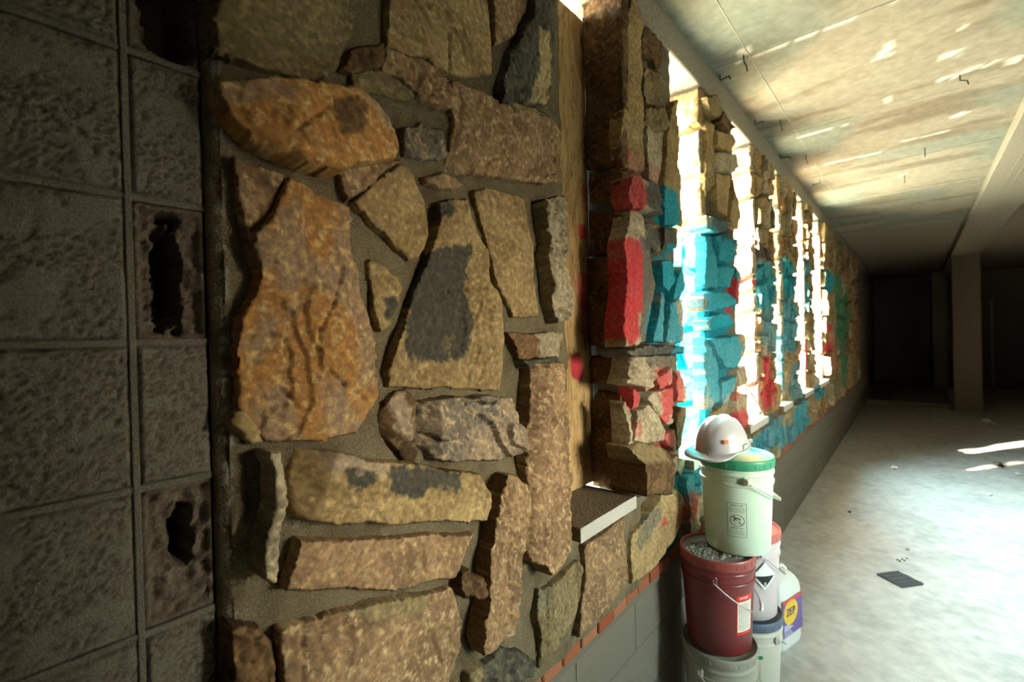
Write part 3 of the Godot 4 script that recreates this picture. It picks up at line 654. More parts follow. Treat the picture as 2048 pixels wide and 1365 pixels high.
func near_wall():
	# the bare concrete blocks at the end of the stone facing
	var top := 2.0096
	for k in range(-5, 10):
		var h1 := top - .2032 * k; var h0 := h1 - .1935
		if k >= 10 or h0 < -.1: continue
		h0 = maxf(h0, 0)
		var seen := k >= -1 and k <= 4
		if seen:
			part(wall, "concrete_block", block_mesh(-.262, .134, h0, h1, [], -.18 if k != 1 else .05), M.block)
			var hole := []
			if k == 1: hole = [.181, 1.705, .0155, .078]
			elif k == -1: hole = [.192, 2.12, .03, .105]
			elif k == 3: hole = [.190, 1.325, .012, .042]
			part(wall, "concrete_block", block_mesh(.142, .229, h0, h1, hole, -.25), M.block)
			wbox(wall, "block_backing", -.262, .229, -.2, -.135, h0, h1, M.core)
		else:
			wbox(wall, "concrete_block", -.262, .229, -.2, .0, h0, h1, M.lower_block)
		wbox(wall, "concrete_block", -.668, -.272, -.2, .0, h0, h1, M.lower_block)
	wbox(wall, "block_joint", -.668, .136, -.2, -.02, 0, LINTEL, M.joint, .001)
	for e in [[-.268, -.262], [.134, .142]]: wbox(wall, "block_joint", e[0], e[1], -.13, .0015, 1.0, LINTEL, M.near_joint, .001)
	for k in range(-1, 6):
		var h := top - .2032 * k
		wbox(wall, "bed_joint", -.27, .232, -.13, -.001, h + .0, h + .0097, M.near_joint, .001)
	wbox(wall, "masonry_core", -2.2, -.67, -.2, 0, 0, LINTEL, M.core)
	# mortar: a trowelled edge strip and the bed between the rocks
	var mc := func(s: float, h: float) -> Color:
		var a := nf.get_noise_2d(s * 5, h * 5); var b := nf.get_noise_2d(s * 30, h * 30)
		var c := Color(.25, .193, .105).lerp(Color(.18, .135, .072), smooth(-.1, .5, a)).lerp(Color(.33, .30, .22), smooth(.15, .5, b) * .35)
		c = c.lerp(Color(.50, .47, .38), .7 * smooth(.10, .25, b) * smooth(.006, .002, absf(s - .243)))
		c.a = 1; return c
	part(wall, "mortar_edge", sheet(.229, .247, .62, LINTEL, .004, front_frame(), func(s, h): return lerpf(.006, .025, (s - .229) / .018) + .002 * nf.get_noise_2d(s * 20, h * 7) - .004 * smooth(.0025, .0, minf(s - .229, .247 - s)), mc), M.mortar)
	part(wall, "mortar_bed", sheet(.2455, 1.145, .674, LINTEL, .007, front_frame(), func(s, h): return lerpf(.024, .031, smooth(.25, .4, s)) + .006 * nz.get_noise_2d(s * 7, h * 7) + .004 * nf.get_noise_2d(s * 22, h * 14), mc), M.mortar)
	part(wall, "mortar_bed", sheet(1.145, 1.6, .674, .99, .010, front_frame(), func(s, h): return .030 + .006 * nz.get_noise_2d(s * 7, h * 7) + .004 * nf.get_noise_2d(s * 22, h * 14), mc), M.mortar)
	wbox(wall, "masonry_core", .231, 1.14, -.2, -.001, 0, LINTEL, M.core)
	# rocks
	var fr := front_frame()
	for i in STONES.size():
		var r: Array = STONES[i]
		part(wall, "stone", rock(flat(r[2]), r[1], r[0], i + 1, r[3], fr, SPRAY), M.rock)
	# the side of the boarded window
	for i in JAMB_STONES.size():
		var r: Array = JAMB_STONES[i]
		part(wall, "stone", rock(flat(r[2]), r[1], r[0], i + 200, {"step": .006, "rough": .004, "grow": .002}, jamb_frame(1.55), []), M.rock)
	# header course and the block base below it
	var mats := [M.brick, M.brick_dark, M.brick_pale]
	var bmesh := cbox(Vector3(.12, .0445, .0902), .004)
	var rng := RandomNumberGenerator.new(); rng.seed = 77
	var s := .2
	while s < 10.6:
		if s > .32:
			part(wall, "brick", bmesh, mats[[0, 0, 1, 2, 0, 1][rng.randi() % 6]], Transform3D(Basis(Vector3.UP, rng.randf_range(-.02, .02)), w3(1.003 + .0988 * roundf((s - 1.003) / .0988) - .0494, -.040 + rng.randf_range(-.003, .004), .650 + rng.randf_range(-.002, .002))))
		s += .0988
	wbox(wall, "brick_joint", .2, 10.7, -.1, .013, .600, .674, M.joint, .001)
	var bl := cbox(Vector3(.2, .1935, .397), .004); var half := cbox(Vector3(.2, .1935, .194), .004)
	for row in 3:
		var y := .0985 + .2032 * row
		var x := .245 + (.135 if row == 2 else .335)
		part(wall, "concrete_block", cbox(Vector3(.2, .1935, x - .25), .004), M.lower_block, Transform3D(Basis(), w3((x + .24) / 2, -.1, y)))
		while x < 13.2:
			part(wall, "concrete_block", bl, M.lower_block, Transform3D(Basis(), w3(x + .2032, -.1, y)))
			x += .4064
	wbox(wall, "block_joint", .24, 13.4, -.2, -.003, 0, .6, M.joint, .001)
	# wires left in the mortar
	part(wall, "wire_tie", tube([w3(.247, .0, 1.40), w3(.25, .02, 1.395), w3(.256, .022, 1.375), w3(.262, .02, 1.37), w3(.268, .024, 1.345)], .003), M.wire)
	part(wall, "wire_tie", tube([w3(.275, .01, 1.375), w3(.285, .02, 1.37), w3(.30, .018, 1.378), w3(.315, .012, 1.385)], .0016), M.wire)

# ---------------------------------------------------------------- rocks on the piers and beyond, cut at random
func cut(poly: PackedVector2Array, p: Vector2, n: Vector2) -> PackedVector2Array:
	var r := PackedVector2Array()
	for i in poly.size():
		var a := poly[i]; var b := poly[(i + 1) % poly.size()]
		var da := (a - p).dot(n); var db := (b - p).dot(n)
		if da >= 0: r.append(a)
		if (da > 0 and db < 0) or (da < 0 and db > 0): r.append(a + (b - a) * (da / (da - db)))
	return r

func area(poly: PackedVector2Array) -> float:
	var a := 0.0
	for i in poly.size(): a += poly[i].cross(poly[(i + 1) % poly.size()])
	return absf(a) / 2

func shatter(u0: float, u1: float, v0: float, v1: float, rng: RandomNumberGenerator, small: float, big: float, tall := 1.0) -> Array:
	var todo := [PackedVector2Array([Vector2(u0, v0), Vector2(u1, v0), Vector2(u1, v1), Vector2(u0, v1)])]; var done := []
	while todo.size() > 0:
		var p: PackedVector2Array = todo.pop_back()
		var lo := p[0]; var hi := p[0]; var c := Vector2.ZERO
		for x in p: lo = lo.min(x); hi = hi.max(x); c += x
		c /= p.size()
		if area(p) < rng.randf_range(small, big): done.append(p); continue
		var sz := hi - lo
		var n := Vector2(1, 0) if sz.x * tall > sz.y else Vector2(0, 1)
		n = n.rotated(rng.randf_range(-.38, .38))
		var at := c + sz * Vector2(rng.randf_range(-.16, .16), rng.randf_range(-.16, .16))
		todo.append(cut(p, at, n)); todo.append(cut(p, at, -n))
	var r := []
	for p in done:
		var q := Geometry2D.offset_polygon(p, -rng.randf_range(.006, .013))
		if q.size() > 0 and area(q[0]) > .0012: r.append(q[0])
	return r

func lay(list: Array, rng: RandomNumberGenerator, fr: Array, step: float, spray: Array, kinds: Array, d0: float, d1: float, skip_below := 9.0):
	for p in list:
		var pal: int = kinds[rng.randi() % kinds.size()]
		part(wall, "stone", rock(p, rng.randf_range(d0, d1), pal, rng.randi() % 900 + 300, {"step": step, "rough": .008, "lay": .01, "tilt": Vector2(rng.randf_range(-.14, .14), rng.randf_range(-.1, .1))}, fr, spray), M.rock)

func piers():
	var rng := RandomNumberGenerator.new(); rng.seed = 41
	var fr := front_frame()
	var kinds := [1, 1, 5, 2, 3, 0, 5, 1]
	var mort := func(s: float, h: float) -> Color:
		var a := nf.get_noise_2d(s * 5, h * 5)
		var c := Color(.25, .21, .145).lerp(Color(.18, .15, .10), smooth(-.1, .5, a)); c = sprayed(c, s, h, SPRAY); c.a = 1; return c
	var rel := func(s, h): return .006 + .005 * nf.get_noise_2d(s * 12, h * 12)
	for k in range(1, WIN.size()):
		var a: float = WIN[k][1]; var b: float = WIN[k + 1][0] if k + 1 < WIN.size() else 10.6
		part(wall, "mortar_bed", sheet(a, b, .98, LINTEL, .02, fr, rel, mort), M.mortar)
		if k > 1 and k < 5: lay(shatter(a + .0, b - .0, 1.0, LINTEL - .01, rng, .012, .05, 1.5), rng, fr, .009, SPRAY, kinds, .02, .05)
		elif k == 5: lay(shatter(a, 10.5, .68, LINTEL - .01, rng, .05, .14, 1.6), rng, fr, .02, SPRAY, [1, 2, 3, 5, 3, 2], .03, .08)
	# the pier right of the boarded window is laid by hand: only its mortar here
	part(wall, "mortar_bed", sheet(1.55, 2.05, .98, LINTEL, .012, fr, rel, mort), M.mortar)
	# below the sills
	part(wall, "mortar_bed", sheet(1.6, 10.6, .674, .99, .025, fr, rel, mort), M.mortar)
	lay(shatter(2.02, 6.3, .68, .975, rng, .015, .05, 1.3), rng, fr, .011, SPRAY, kinds, .025, .06)
	# above and below the hand-laid stones
	lay(shatter(.26, .76, .69, .865, rng, .012, .04, 1.2), rng, fr, .009, [], [1, 2, 3], .042, .055)
	lay(shatter(.26, .80, 2.48, LINTEL - .01, rng, .03, .07, 1.2), rng, fr, .009, [], [1, 2, 3], .042, .055)
	# window sides that the sun strikes
	var dyes := [[], [[1, -.1, 1.5, .6, .62, 1.0]], [[0, -.1, 1.93, .4, .02, .9], [0, -.1, 1.16, .4, .1, .5]], [[1, -.1, 1.35, .4, .25, .6]], [[0, -.1, 1.3, .5, .2, .85]], [[1, -.1, 1.7, .5, .12, .6], [3, -.1, 1.35, .5, .12, .8]]]
	for k in range(1, WIN.size()):
		var f := jamb_frame(WIN[k][1])
		part(wall, "mortar_bed", sheet(-.24, .0, .99, LINTEL, .02, f, func(u, h): return .004 + .004 * nf.get_noise_2d(u * 14, h * 14), func(u, h):
			var c := sprayed(Color(.34, .30, .23), u, h, dyes[k]); c.a = 1; return c), M.mortar)
		lay(shatter(-.235, .03, 1.03, LINTEL - .01, rng, .03, .09, 1.2), rng, f, .01, dyes[k], [5, 1, 5, 5], .02, .055)

func windows():
	for k in WIN.size():
		var a: float = WIN[k][0]; var b: float = WIN[k][1]
		var w := setting("window_%d" % (k + 1), ["tall opening boarded with strand board above a white-edged sill", "slit window with cyan-painted sunlit side behind the hard hat", "slit window, second of the open row", "slit window, third of the open row", "slit window, fourth of the open row", "last and farthest slit window of the open row"][k], "window")
		var e := b - .065 if k == 0 else b - .01
		var f := .072 if k == 0 else .075
		var sill := part(w, "sill", cbox(Vector3(f + .20, .043, e - a + .01), .003), M.sill_top, Transform3D(Basis(), w3((a - .01 + e) / 2, (f - .20) / 2, 1.0215)))
		part(sill, "sill_face", cbox(Vector3(.004, .0435, e - a + .012), .001), M.sill_face, Transform3D(Basis(), Vector3((f + .20) / 2 + .001, 0, 0)))
		if k == 0:
			var tn := func(s: float, h: float) -> Color:
				var x := s * 30 + 1.5 * nz.get_noise_2d(s * 6, h * 3); var y := h * 6.5 + 1.2 * nz.get_noise_2d(s * 5 + 9, h * 2)
				var v := cell.get_noise_2d(x, y); var v2 := cell.get_noise_2d(s * 17 + h * 6 + 40, h * 26 - s * 8)
				var c := Color(.76, .50, .215).lerp(Color(.50, .28, .095), smooth(-.5, .7, v)).lerp(Color(.74, .53, .27), smooth(.35, .9, v2) * .7).lerp(Color(.26, .13, .045), .7 * smooth(.3, .5, nf.get_noise_2d(s * 45, h * 7)))
				c = sprayed(c, s, h, PANEL_SPRAY); c.a = 1; return c
			part(w, "strand_board", sheet(a + .0, b - .001, 1.043, LINTEL - .05, .005, [w3(0, -.128, 0), Vector3(0, 0, -1), Vector3.UP, Vector3.RIGHT], func(s, h): return .0012 * cell.get_noise_2d(s * 46, h * 9), tn), M.strand_board)
			wbox(w, "board_back", a - .0, b - .0015, -.140, -.130, 1.043, LINTEL - .052, M.sill_top, .001)

	var strap := part(self, "wire_strap", tube([w3(2.949, .06, 1.27), w3(3.0, .085, 1.225), w3(3.06, .085, 1.19), w3(3.145, .082, 1.144), w3(3.2, .082, 1.10), w3(3.226, .08, 1.077), w3(3.2, .06, 1.050)], .0055, 8), M.sill_face)
	tag(strap, "thin white bent strap hanging onto the first open sill past the hard hat", "strap")

func ceiling_bits():
	var ce := get_node("ceiling")
	for s in [2.61, 3.83, 5.05, 6.27]:
		var v := []
		for k in 13: v.append(w3(s + .004 * nf.get_noise_1d(k * 3 + s), .03 + k * .108, CEIL - .001))
		part(ce, "form_seam", tube(v, .0035, 6), M.seam)
	var u := []
	for k in 40: u.append(w3(1.2 + k * .13, .204 + .003 * nf.get_noise_1d(k * 2.0), CEIL - .0005))
	part(ce, "form_seam", tube(u, .003, 6), M.seam)
	for q in [[2.685, .036, .05, .02], [2.578, .182, .0, -.05], [3.41, .038, .05, .02], [3.53, .162, .0, -.05], [4.226, .03, .06, .01], [4.38, .18, .0, -.06], [3.635, 1.03, .03, -.02], [5.2, .17, -.05, .02], [5.62, .77, .0, -.05], [4.9, .9, .0, -.04]]:
		var p := w3(q[0], q[1], CEIL)
		part(ce, "wire_tie", tube([p + Vector3(0, .01, 0), p + Vector3(.0, -.03, 0), p + Vector3(q[2], -.035, q[3]), p + Vector3(q[2] * 1.2, -.055, q[3] * 1.3)], .0035, 6), M.wire)

func pebble(sd: int, r: Vector3) -> ArrayMesh:
	var v := PackedVector3Array(); var tri := PackedInt32Array(); var a := 9; var b := 6
	for j in b + 1:
		for i in a:
			var t := PI * j / b; var f := TAU * i / a
			var p := Vector3(sin(t) * cos(f), cos(t), sin(t) * sin(f))
			p *= 1 + .35 * nf.get_noise_3d(p.x * 1.3 + sd * 5, p.y * 1.3, p.z * 1.3)
			v.append(p * r)
	for j in b:
		for i in a:
			var i2 := (i + 1) % a
			tri.append_array(PackedInt32Array([j * a + i, j * a + i2, (j + 1) * a + i, j * a + i2, (j + 1) * a + i2, (j + 1) * a + i]))
	return finish(v, tri)

func floor_bits():
	# black cover plate
	var rub := StandardMaterial3D.new(); rub.albedo_color = lin(.075, .078, .08); rub.roughness = .42
	var t := thing("drain_cover", "small black ribbed square cover lying on the bright floor", "cover", w3(3.80, .716, 0))
	t.rotation.y = deg_to_rad(-39)
	part(t, "plate", cbox(Vector3(.165, .012, .165), .003), rub, Transform3D(Basis(), Vector3(0, .006, 0)))
	for i in 11:
		for j in 4:
			part(t, "tread_rib", cbox(Vector3(.032, .004, .005), .0012), rub, Transform3D(Basis(Vector3.UP, .6 if (i + j) % 2 else -.6), Vector3(-.06 + j * .04, .0135, -.07 + i * .014)))
	var grey := mat("rubble", lin(.45, .43, .37), .95); var blk := mat("clinker", lin(.04, .038, .035), .95); var white := mat("plaster", lin(.75, .74, .70), .9)
	var spots := [[1804, 6.78, .62, .035, white, "white crumb of plaster on the floor at the far edge of the light", "crumb"], [2, 7.55, 1.50, .05, blk, "black lump on the floor near the right edge of the picture", "lump"], [3, 4.95, .36, .012, blk, "tiny dark chip on the floor nearest the block base", "chip"], [4, 4.35, .75, .012, grey, "tiny grey chip on the floor beyond the black cover", "chip"], [5, 6.2, 1.32, .022, white, "pale crumb lying in the bright light at the right", "crumb"], [6, 10.9, 1.69, .055, white, "white scrap standing in for a small bright spot of light before the column", "scrap"], [7, 10.75, 1.76, .03, grey, "small grey lump beside the white scrap", "lump"], [8, 7.2, 1.62, .03, grey, "grey crumb beside the streak of light at the right edge", "crumb"]]  # the white scrap stands in for a small bright spot of light
	for q in spots:
		var o := part(self, "rubble_" + str(q[6]), pebble(q[0], Vector3(q[3], q[3] * .6, q[3])), q[4], Transform3D(Basis(), w3(q[1], q[2], q[3] * .52)))
		tag(o, q[5], q[6])
	for k in 5:
		var o := part(self, "floor_grit", pebble(50 + k, Vector3(.006, .004, .008)), blk, Transform3D(Basis(), w3(4.12 + .015 * k - .03 * (k % 2), .70 + .012 * k, .003)))
		tag(o, "dark grain of grit scattered beyond the black cover", "grit", "grit beyond the black cover")

# ---------------------------------------------------------------- the stacked pails, the jug and the hard hat
func plastic(c: Color, rough := .38) -> StandardMaterial3D:
	var m := StandardMaterial3D.new(); m.albedo_color = c; m.roughness = rough; m.metallic_specular = .5
	return m

func curved(r0: float, r1: float, y0: float, y1: float, a0: float, a1: float) -> ArrayMesh:
	var v := PackedVector3Array(); var uv := PackedVector2Array(); var tri := PackedInt32Array()
	for j in 9:
		for i in 9:
			var a := lerpf(a0, a1, i / 8.0); var y := lerpf(y0, y1, j / 8.0); var r := lerpf(r0, r1, (y - 0.0) / .36)
			v.append(Vector3(sin(a) * r, y, cos(a) * r)); uv.append(Vector2(i / 8.0, 1 - j / 8.0))
			if i < 8 and j < 8:
				var k := j * 9 + i
				tri.append_array(PackedInt32Array([k, k + 1, k + 10, k, k + 10, k + 9]))
	return finish(v, tri, null, uv)

const GLYPH := {"W": [17, 17, 17, 21, 21, 27, 17], "A": [14, 17, 17, 31, 17, 17, 17], "R": [30, 17, 17, 30, 20, 18, 17], "N": [17, 25, 21, 19, 17, 17, 17], "I": [14, 4, 4, 4, 4, 4, 14], "G": [14, 17, 16, 23, 17, 17, 14], "D": [30, 17, 17, 17, 17, 17, 30], "E": [31, 16, 16, 30, 16, 16, 31]}
func write(im: Image, word: String, x: int, y: int, px: int, c: Color):
	for ch in word:
		for r in 7:
			for k in 5:
				if int(GLYPH[ch][r]) & (16 >> k): im.fill_rect(Rect2i(x + k * px, y + r * px, px, px), c)
		x += 6 * px

func lines(im: Image, x0: int, x1: int, y0: int, y1: int, gap: int, th: int, c: Color, sd: int):
	var rng := RandomNumberGenerator.new(); rng.seed = sd
	for y in range(y0, y1, gap):
		var x := x0
		while x < x1 - 6:
			var w := mini(rng.randi_range(5, 22), x1 - x)
			im.fill_rect(Rect2i(x, y, w, th), c); x += w + 4

func line(im: Image, a: Vector2, b: Vector2, th: float, c: Color):
	var n := int(a.distance_to(b)) + 1
	for k in n + 1:
		var p := a.lerp(b, k / float(n)); im.fill_rect(Rect2i(int(p.x - th / 2), int(p.y - th / 2), int(th), int(th)), c)

func label_mat(im: Image) -> StandardMaterial3D:
	im.generate_mipmaps()
	var m := StandardMaterial3D.new(); m.albedo_texture = ImageTexture.create_from_image(im); m.roughness = .5
	return m

# a pail facing the camera's side; returns the thing. turn puts its +z towards the camera
func pail(called: String, label: String, at: Vector3, turn: float, body: StandardMaterial3D, lid: StandardMaterial3D, ear_at: float, bail_drop: float, group: String) -> Node3D:
	var t := thing(called, label, "bucket", at, group)
	t.rotation.y = turn; t.scale = Vector3(.928, 1.015, .928)
	var pr := []
	for p in [[.0, .004], [.112, .004], [.116, 0], [.122, 0], [.128, .006], [.1425, .262], [.1470, .264], [.1480, .268], [.1480, .273], [.1470, .277], [.1432, .279], [.1442, .300], [.1475, .302], [.149, .306], [.149, .311], [.1475, .315], [.1448, .317], [.146, .345], [.143, .345], [.139, .27], [.124, .01], [0, .01]]: pr.append(Vector2(p[0], p[1]))
	part(t, "body", lathe(pr), body)
	if lid:
		var lp := []
		for p in [[.145, .328], [.150, .328], [.1515, .332], [.152, .356], [.151, .362], [.148, .365], [.144, .364], [.1415, .360], [.140, .354], [.10, .353], [.0, .353]]: lp.append(Vector2(p[0], p[1]))
		part(t, "lid", lathe(lp), lid)
		for k in 24:
			var a := TAU * k / 24
			part(t, "lid_lug", cbox(Vector3(.012, .016, .003), .001), lid, Transform3D(Basis(Vector3.UP, a), Vector3(sin(a) * .1516, .344, cos(a) * .1516)))
	var steel := plastic(lin(.45, .44, .42), .4); steel.metallic = .7
	var f := Vector3(sin(ear_at), 0, cos(ear_at)); var r := Vector3(cos(ear_at), 0, -sin(ear_at))
	for sg in [1, -1]:
		var ear := part(t, "handle_ear", cbox(Vector3(.034, .036, .016), .005), body, Transform3D(Basis(Vector3.UP, ear_at), f * sg * .149 + Vector3(0, .290, 0)))
		part(ear, "hub", cbox(Vector3(.014, .022, .01), .004), body, Transform3D(Basis(), Vector3(0, 0, .010 * sg)))
	var path := []
	for k in 25:
		var a := PI * k / 24
		path.append(f * cos(a) * .160 + (r * .168 + Vector3(0, -bail_drop, 0)) * sin(a) + Vector3(0, .290, 0))
	part(t, "wire_handle", tube(path, .0022, 6), steel)
	part(t, "grip", tube(path.slice(11, 15), .007, 10), plastic(lin(.7, .7, .66)))
	return t

func facing(p: Vector3) -> float: return atan2(.81277 - p.x, -p.z)

func stacks():
	var white := lin(.72, .72, .64)
	# front stack
	var p := w3(1.929, .198, 0)
	var a0 := pail("bucket", "dusty cream bucket on the floor at the bottom of the front stack", p, facing(p), plastic(lin(.31, .285, .21), .55), plastic(lin(.26, .24, .18), .6), -.55, .12, "stacked plastic buckets")
	p = w3(1.929, .198, .3708)
	var red := plastic(lin(.17, .024, .024), .33)
	var a1 := pail("bucket", "dark red bucket with rubble on its lid, middle of the front stack", p, facing(p), red, plastic(lin(.29, .055, .045), .4), -.12, .13, "stacked plastic buckets")
	var im := Image.create(128, 256, false, Image.FORMAT_RGB8); im.fill(Color(.86, .83, .76))
	var ink := Color(.25, .2, .2); var rd := Color(.78, .16, .10)
	im.fill_rect(Rect2i(0, 0, 128, 40), rd); im.fill_rect(Rect2i(0, 236, 128, 20), rd); im.fill_rect(Rect2i(0, 0, 6, 256), rd); im.fill_rect(Rect2i(122, 0, 6, 256), rd)
	write(im, "DANGER", 18, 10, 2, Color(.95, .92, .88)); lines(im, 14, 114, 56, 226, 11, 3, ink, 3)
	part(a1, "danger_label", curved(.1290, .1480, .085, .235, .52, 1.12), label_mat(im))
	part(a1, "dust_layer", lathe([Vector2(.1405, .355), Vector2(.12, .356), Vector2(0, .3575)], 40), plastic(lin(.22, .185, .15), .95))
	# rubble on its lid
	var rub := MultiMeshInstance3D.new(); rub.name = "lid_rubble"
	var mm := MultiMesh.new(); mm.transform_format = MultiMesh.TRANSFORM_3D; mm.mesh = pebble(3, Vector3(.0045, .003, .004)); mm.instance_count = 320
	var rng := RandomNumberGenerator.new(); rng.seed = 12
	for k in 320:
		var rr := .105 * sqrt(rng.randf()); var an := rng.randf() * TAU
		var q := p + Vector3(cos(an) * rr * 1.05, 0, sin(an) * rr * .75).rotated(Vector3.UP, .4) + Vector3(.0, 0, .025)
		if Vector2(q.x - p.x, q.z - p.z).length() > .122: q = p + Vector3(rng.randf_range(-.06, .0), 0, rng.randf_range(.03, .08))
		var sc := rng.randf_range(.35, 1.6)
		mm.set_instance_transform(k, Transform3D(Basis(Vector3(rng.randf() - .5, rng.randf() - .5, rng.randf()).normalized(), rng.randf() * TAU).scaled(Vector3.ONE * sc), q + Vector3(0, .361 + .004 * rng.randf() + maxf(0, .006 * (1 - rr / .09)), 0)))
	rub.multimesh = mm; rub.material_override = mat("lid_dust", lin(.27, .26, .21), .95); add_child(rub)
	tag(rub, "grey mortar crumbs strewn over the dark red bucket lid", "rubble"); rub.set_meta("kind", "stuff")
	var gp := w3(2.002, .257, .7416)
	var pale := plastic(lin(.58, .70, .53), .42); pale.subsurf_scatter_enabled = true; pale.subsurf_scatter_strength = .15
	var a2 := pail("bucket", "pale green-white bucket with green lid and printed warning, top of front stack", gp, facing(gp), pale, plastic(lin(.04, .30, .15), .4), .28, .10, "stacked plastic buckets")
	im = Image.create(128, 256, false, Image.FORMAT_RGB8)
	var bg := lin(.58, .70, .53); ink = Color(.26, .30, .22)
	im.fill(bg)
	for e in [Rect2i(0, 0, 128, 3), Rect2i(0, 253, 128, 3), Rect2i(0, 0, 3, 256), Rect2i(125, 0, 3, 256)]: im.fill_rect(e, ink)
	write(im, "WARNING", 22, 12, 2, ink); lines(im, 10, 118, 36, 76, 8, 2, ink, 5)
	for k in 200:
		var an := TAU * k / 200; im.fill_rect(Rect2i(int(64 + cos(an) * 46), int(130 + sin(an) * 42), 4, 4), ink)
	line(im, Vector2(32, 102), Vector2(97, 160), 4, ink); line(im, Vector2(40, 135), Vector2(62, 112), 7, ink); line(im, Vector2(62, 112), Vector2(84, 122), 8, ink)
	line(im, Vector2(50, 130), Vector2(50, 155), 3, ink); line(im, Vector2(50, 155), Vector2(84, 155), 3, ink); line(im, Vector2(84, 155), Vector2(84, 130), 3, ink); im.fill_rect(Rect2i(40, 104, 14, 12), ink)
	write(im, "WARNING", 22, 182, 2, ink); lines(im, 10, 118, 206, 246, 8, 2, ink, 8)
	part(a2, "warning_print", curved(.1285, .1475, .075, .205, -.27, .27), label_mat(im))
	# second stack
	var p2 := w3(2.235, .225, 0)
	var b0 := pail("bucket", "cream bucket with slate-blue lid on the floor under the rear stack", p2, facing(p2), plastic(lin(.52, .49, .39), .5), plastic(lin(.09, .115, .16), .45), .95, .10, "stacked plastic buckets")
	im = Image.create(64, 256, false, Image.FORMAT_RGB8); im.fill(Color(.80, .78, .68)); im.fill_rect(Rect2i(0, 0, 64, 34), Color(.06, .42, .2)); lines(im, 5, 60, 50, 246, 10, 3, Color(.3, .33, .28), 6)
	part(b0, "green_label", curved(.1290, .1480, .11, .23, .20, .44), label_mat(im))
	p2 = w3(2.235, .225, .3708)
	var b1 := pail("bucket", "white bucket with red lid and black diamond label, top of rear stack", p2, facing(p2), plastic(lin(.60, .52, .50), .35), plastic(lin(.52, .13, .10), .35), .42, .13, "stacked plastic buckets")
	var dia := part(b1, "hazard_label", diamond(.1475, .058), plastic(lin(.80, .80, .76), .5), Transform3D(Basis(Vector3.UP, .55), Vector3(0, .20, 0)))
	part(dia, "black_half", triangle(.1483, .047), plastic(lin(.012, .014, .013), .5))
	var tm := TextMesh.new(); tm.text = "8"; tm.pixel_size = .0012; tm.font_size = 16; tm.depth = .0006
	part(dia, "numeral", tm, plastic(lin(.85, .85, .8)), Transform3D(Basis(), Vector3(0, -.032, .1488)))
	part(dia, "numeral_backing", triangle(.1480, .050), plastic(lin(.80, .80, .76), .5))
	jug()
	hat(gp)

func diamond(r: float, e: float) -> ArrayMesh:
	var v := PackedVector3Array(); var tri := PackedInt32Array()
	for j in 9:
		for i in 9:
			var a := (i - j) / 8.0 * e; var y := (i + j - 8) / 8.0 * e
			v.append(Vector3(sin(a / r) * r, y, cos(a / r) * (r + y * .052)))
			if i < 8 and j < 8:
				var k := j * 9 + i
				tri.append_array(PackedInt32Array([k, k + 1, k + 10, k, k + 10, k + 9]))
	return finish(v, tri)

func triangle(r: float, e: float) -> ArrayMesh:
	var v := PackedVector3Array(); var tri := PackedInt32Array()
	for j in 7:
		for i in 9:
			var y := -e * j / 6.0; var a := (i / 4.0 - 1.0) * (e + y)
			v.append(Vector3(sin(a / r) * r, y, cos(a / r) * (r + y * .052)))
			if i < 8 and j < 6:
				var k := j * 9 + i
				tri.append_array(PackedInt32Array([k, k + 9, k + 10, k, k + 10, k + 1]))
	return finish(v, tri)

func loft(rows: Array) -> ArrayMesh:   # rows: [y, half x, half z, roundness power, centre x]
	var v := PackedVector3Array(); var tri := PackedInt32Array(); var seg := 48
	for r in rows:
		for k in seg:
			var a := TAU * k / seg; var c := cos(a); var s := sin(a); var e: float = 2.0 / r[3]
			v.append(Vector3(r[4] + signf(c) * pow(absf(c), e) * r[1], r[0], signf(s) * pow(absf(s), e) * r[2]))
	for j in rows.size() - 1:
		for k in seg:
			var k2 := (k + 1) % seg
			tri.append_array(PackedInt32Array([j * seg + k, (j + 1) * seg + k, j * seg + k2, j * seg + k2, (j + 1) * seg + k, (j + 1) * seg + k2]))
	var b := v.size(); v.append(Vector3(rows[0][4], rows[0][0], 0)); v.append(Vector3(rows[-1][4], rows[-1][0], 0))
	for k in seg:
		var k2 := (k + 1) % seg
		tri.append_array(PackedInt32Array([b, k, k2, b + 1, (rows.size() - 1) * seg + k2, (rows.size() - 1) * seg + k]))
	return finish(v, tri)

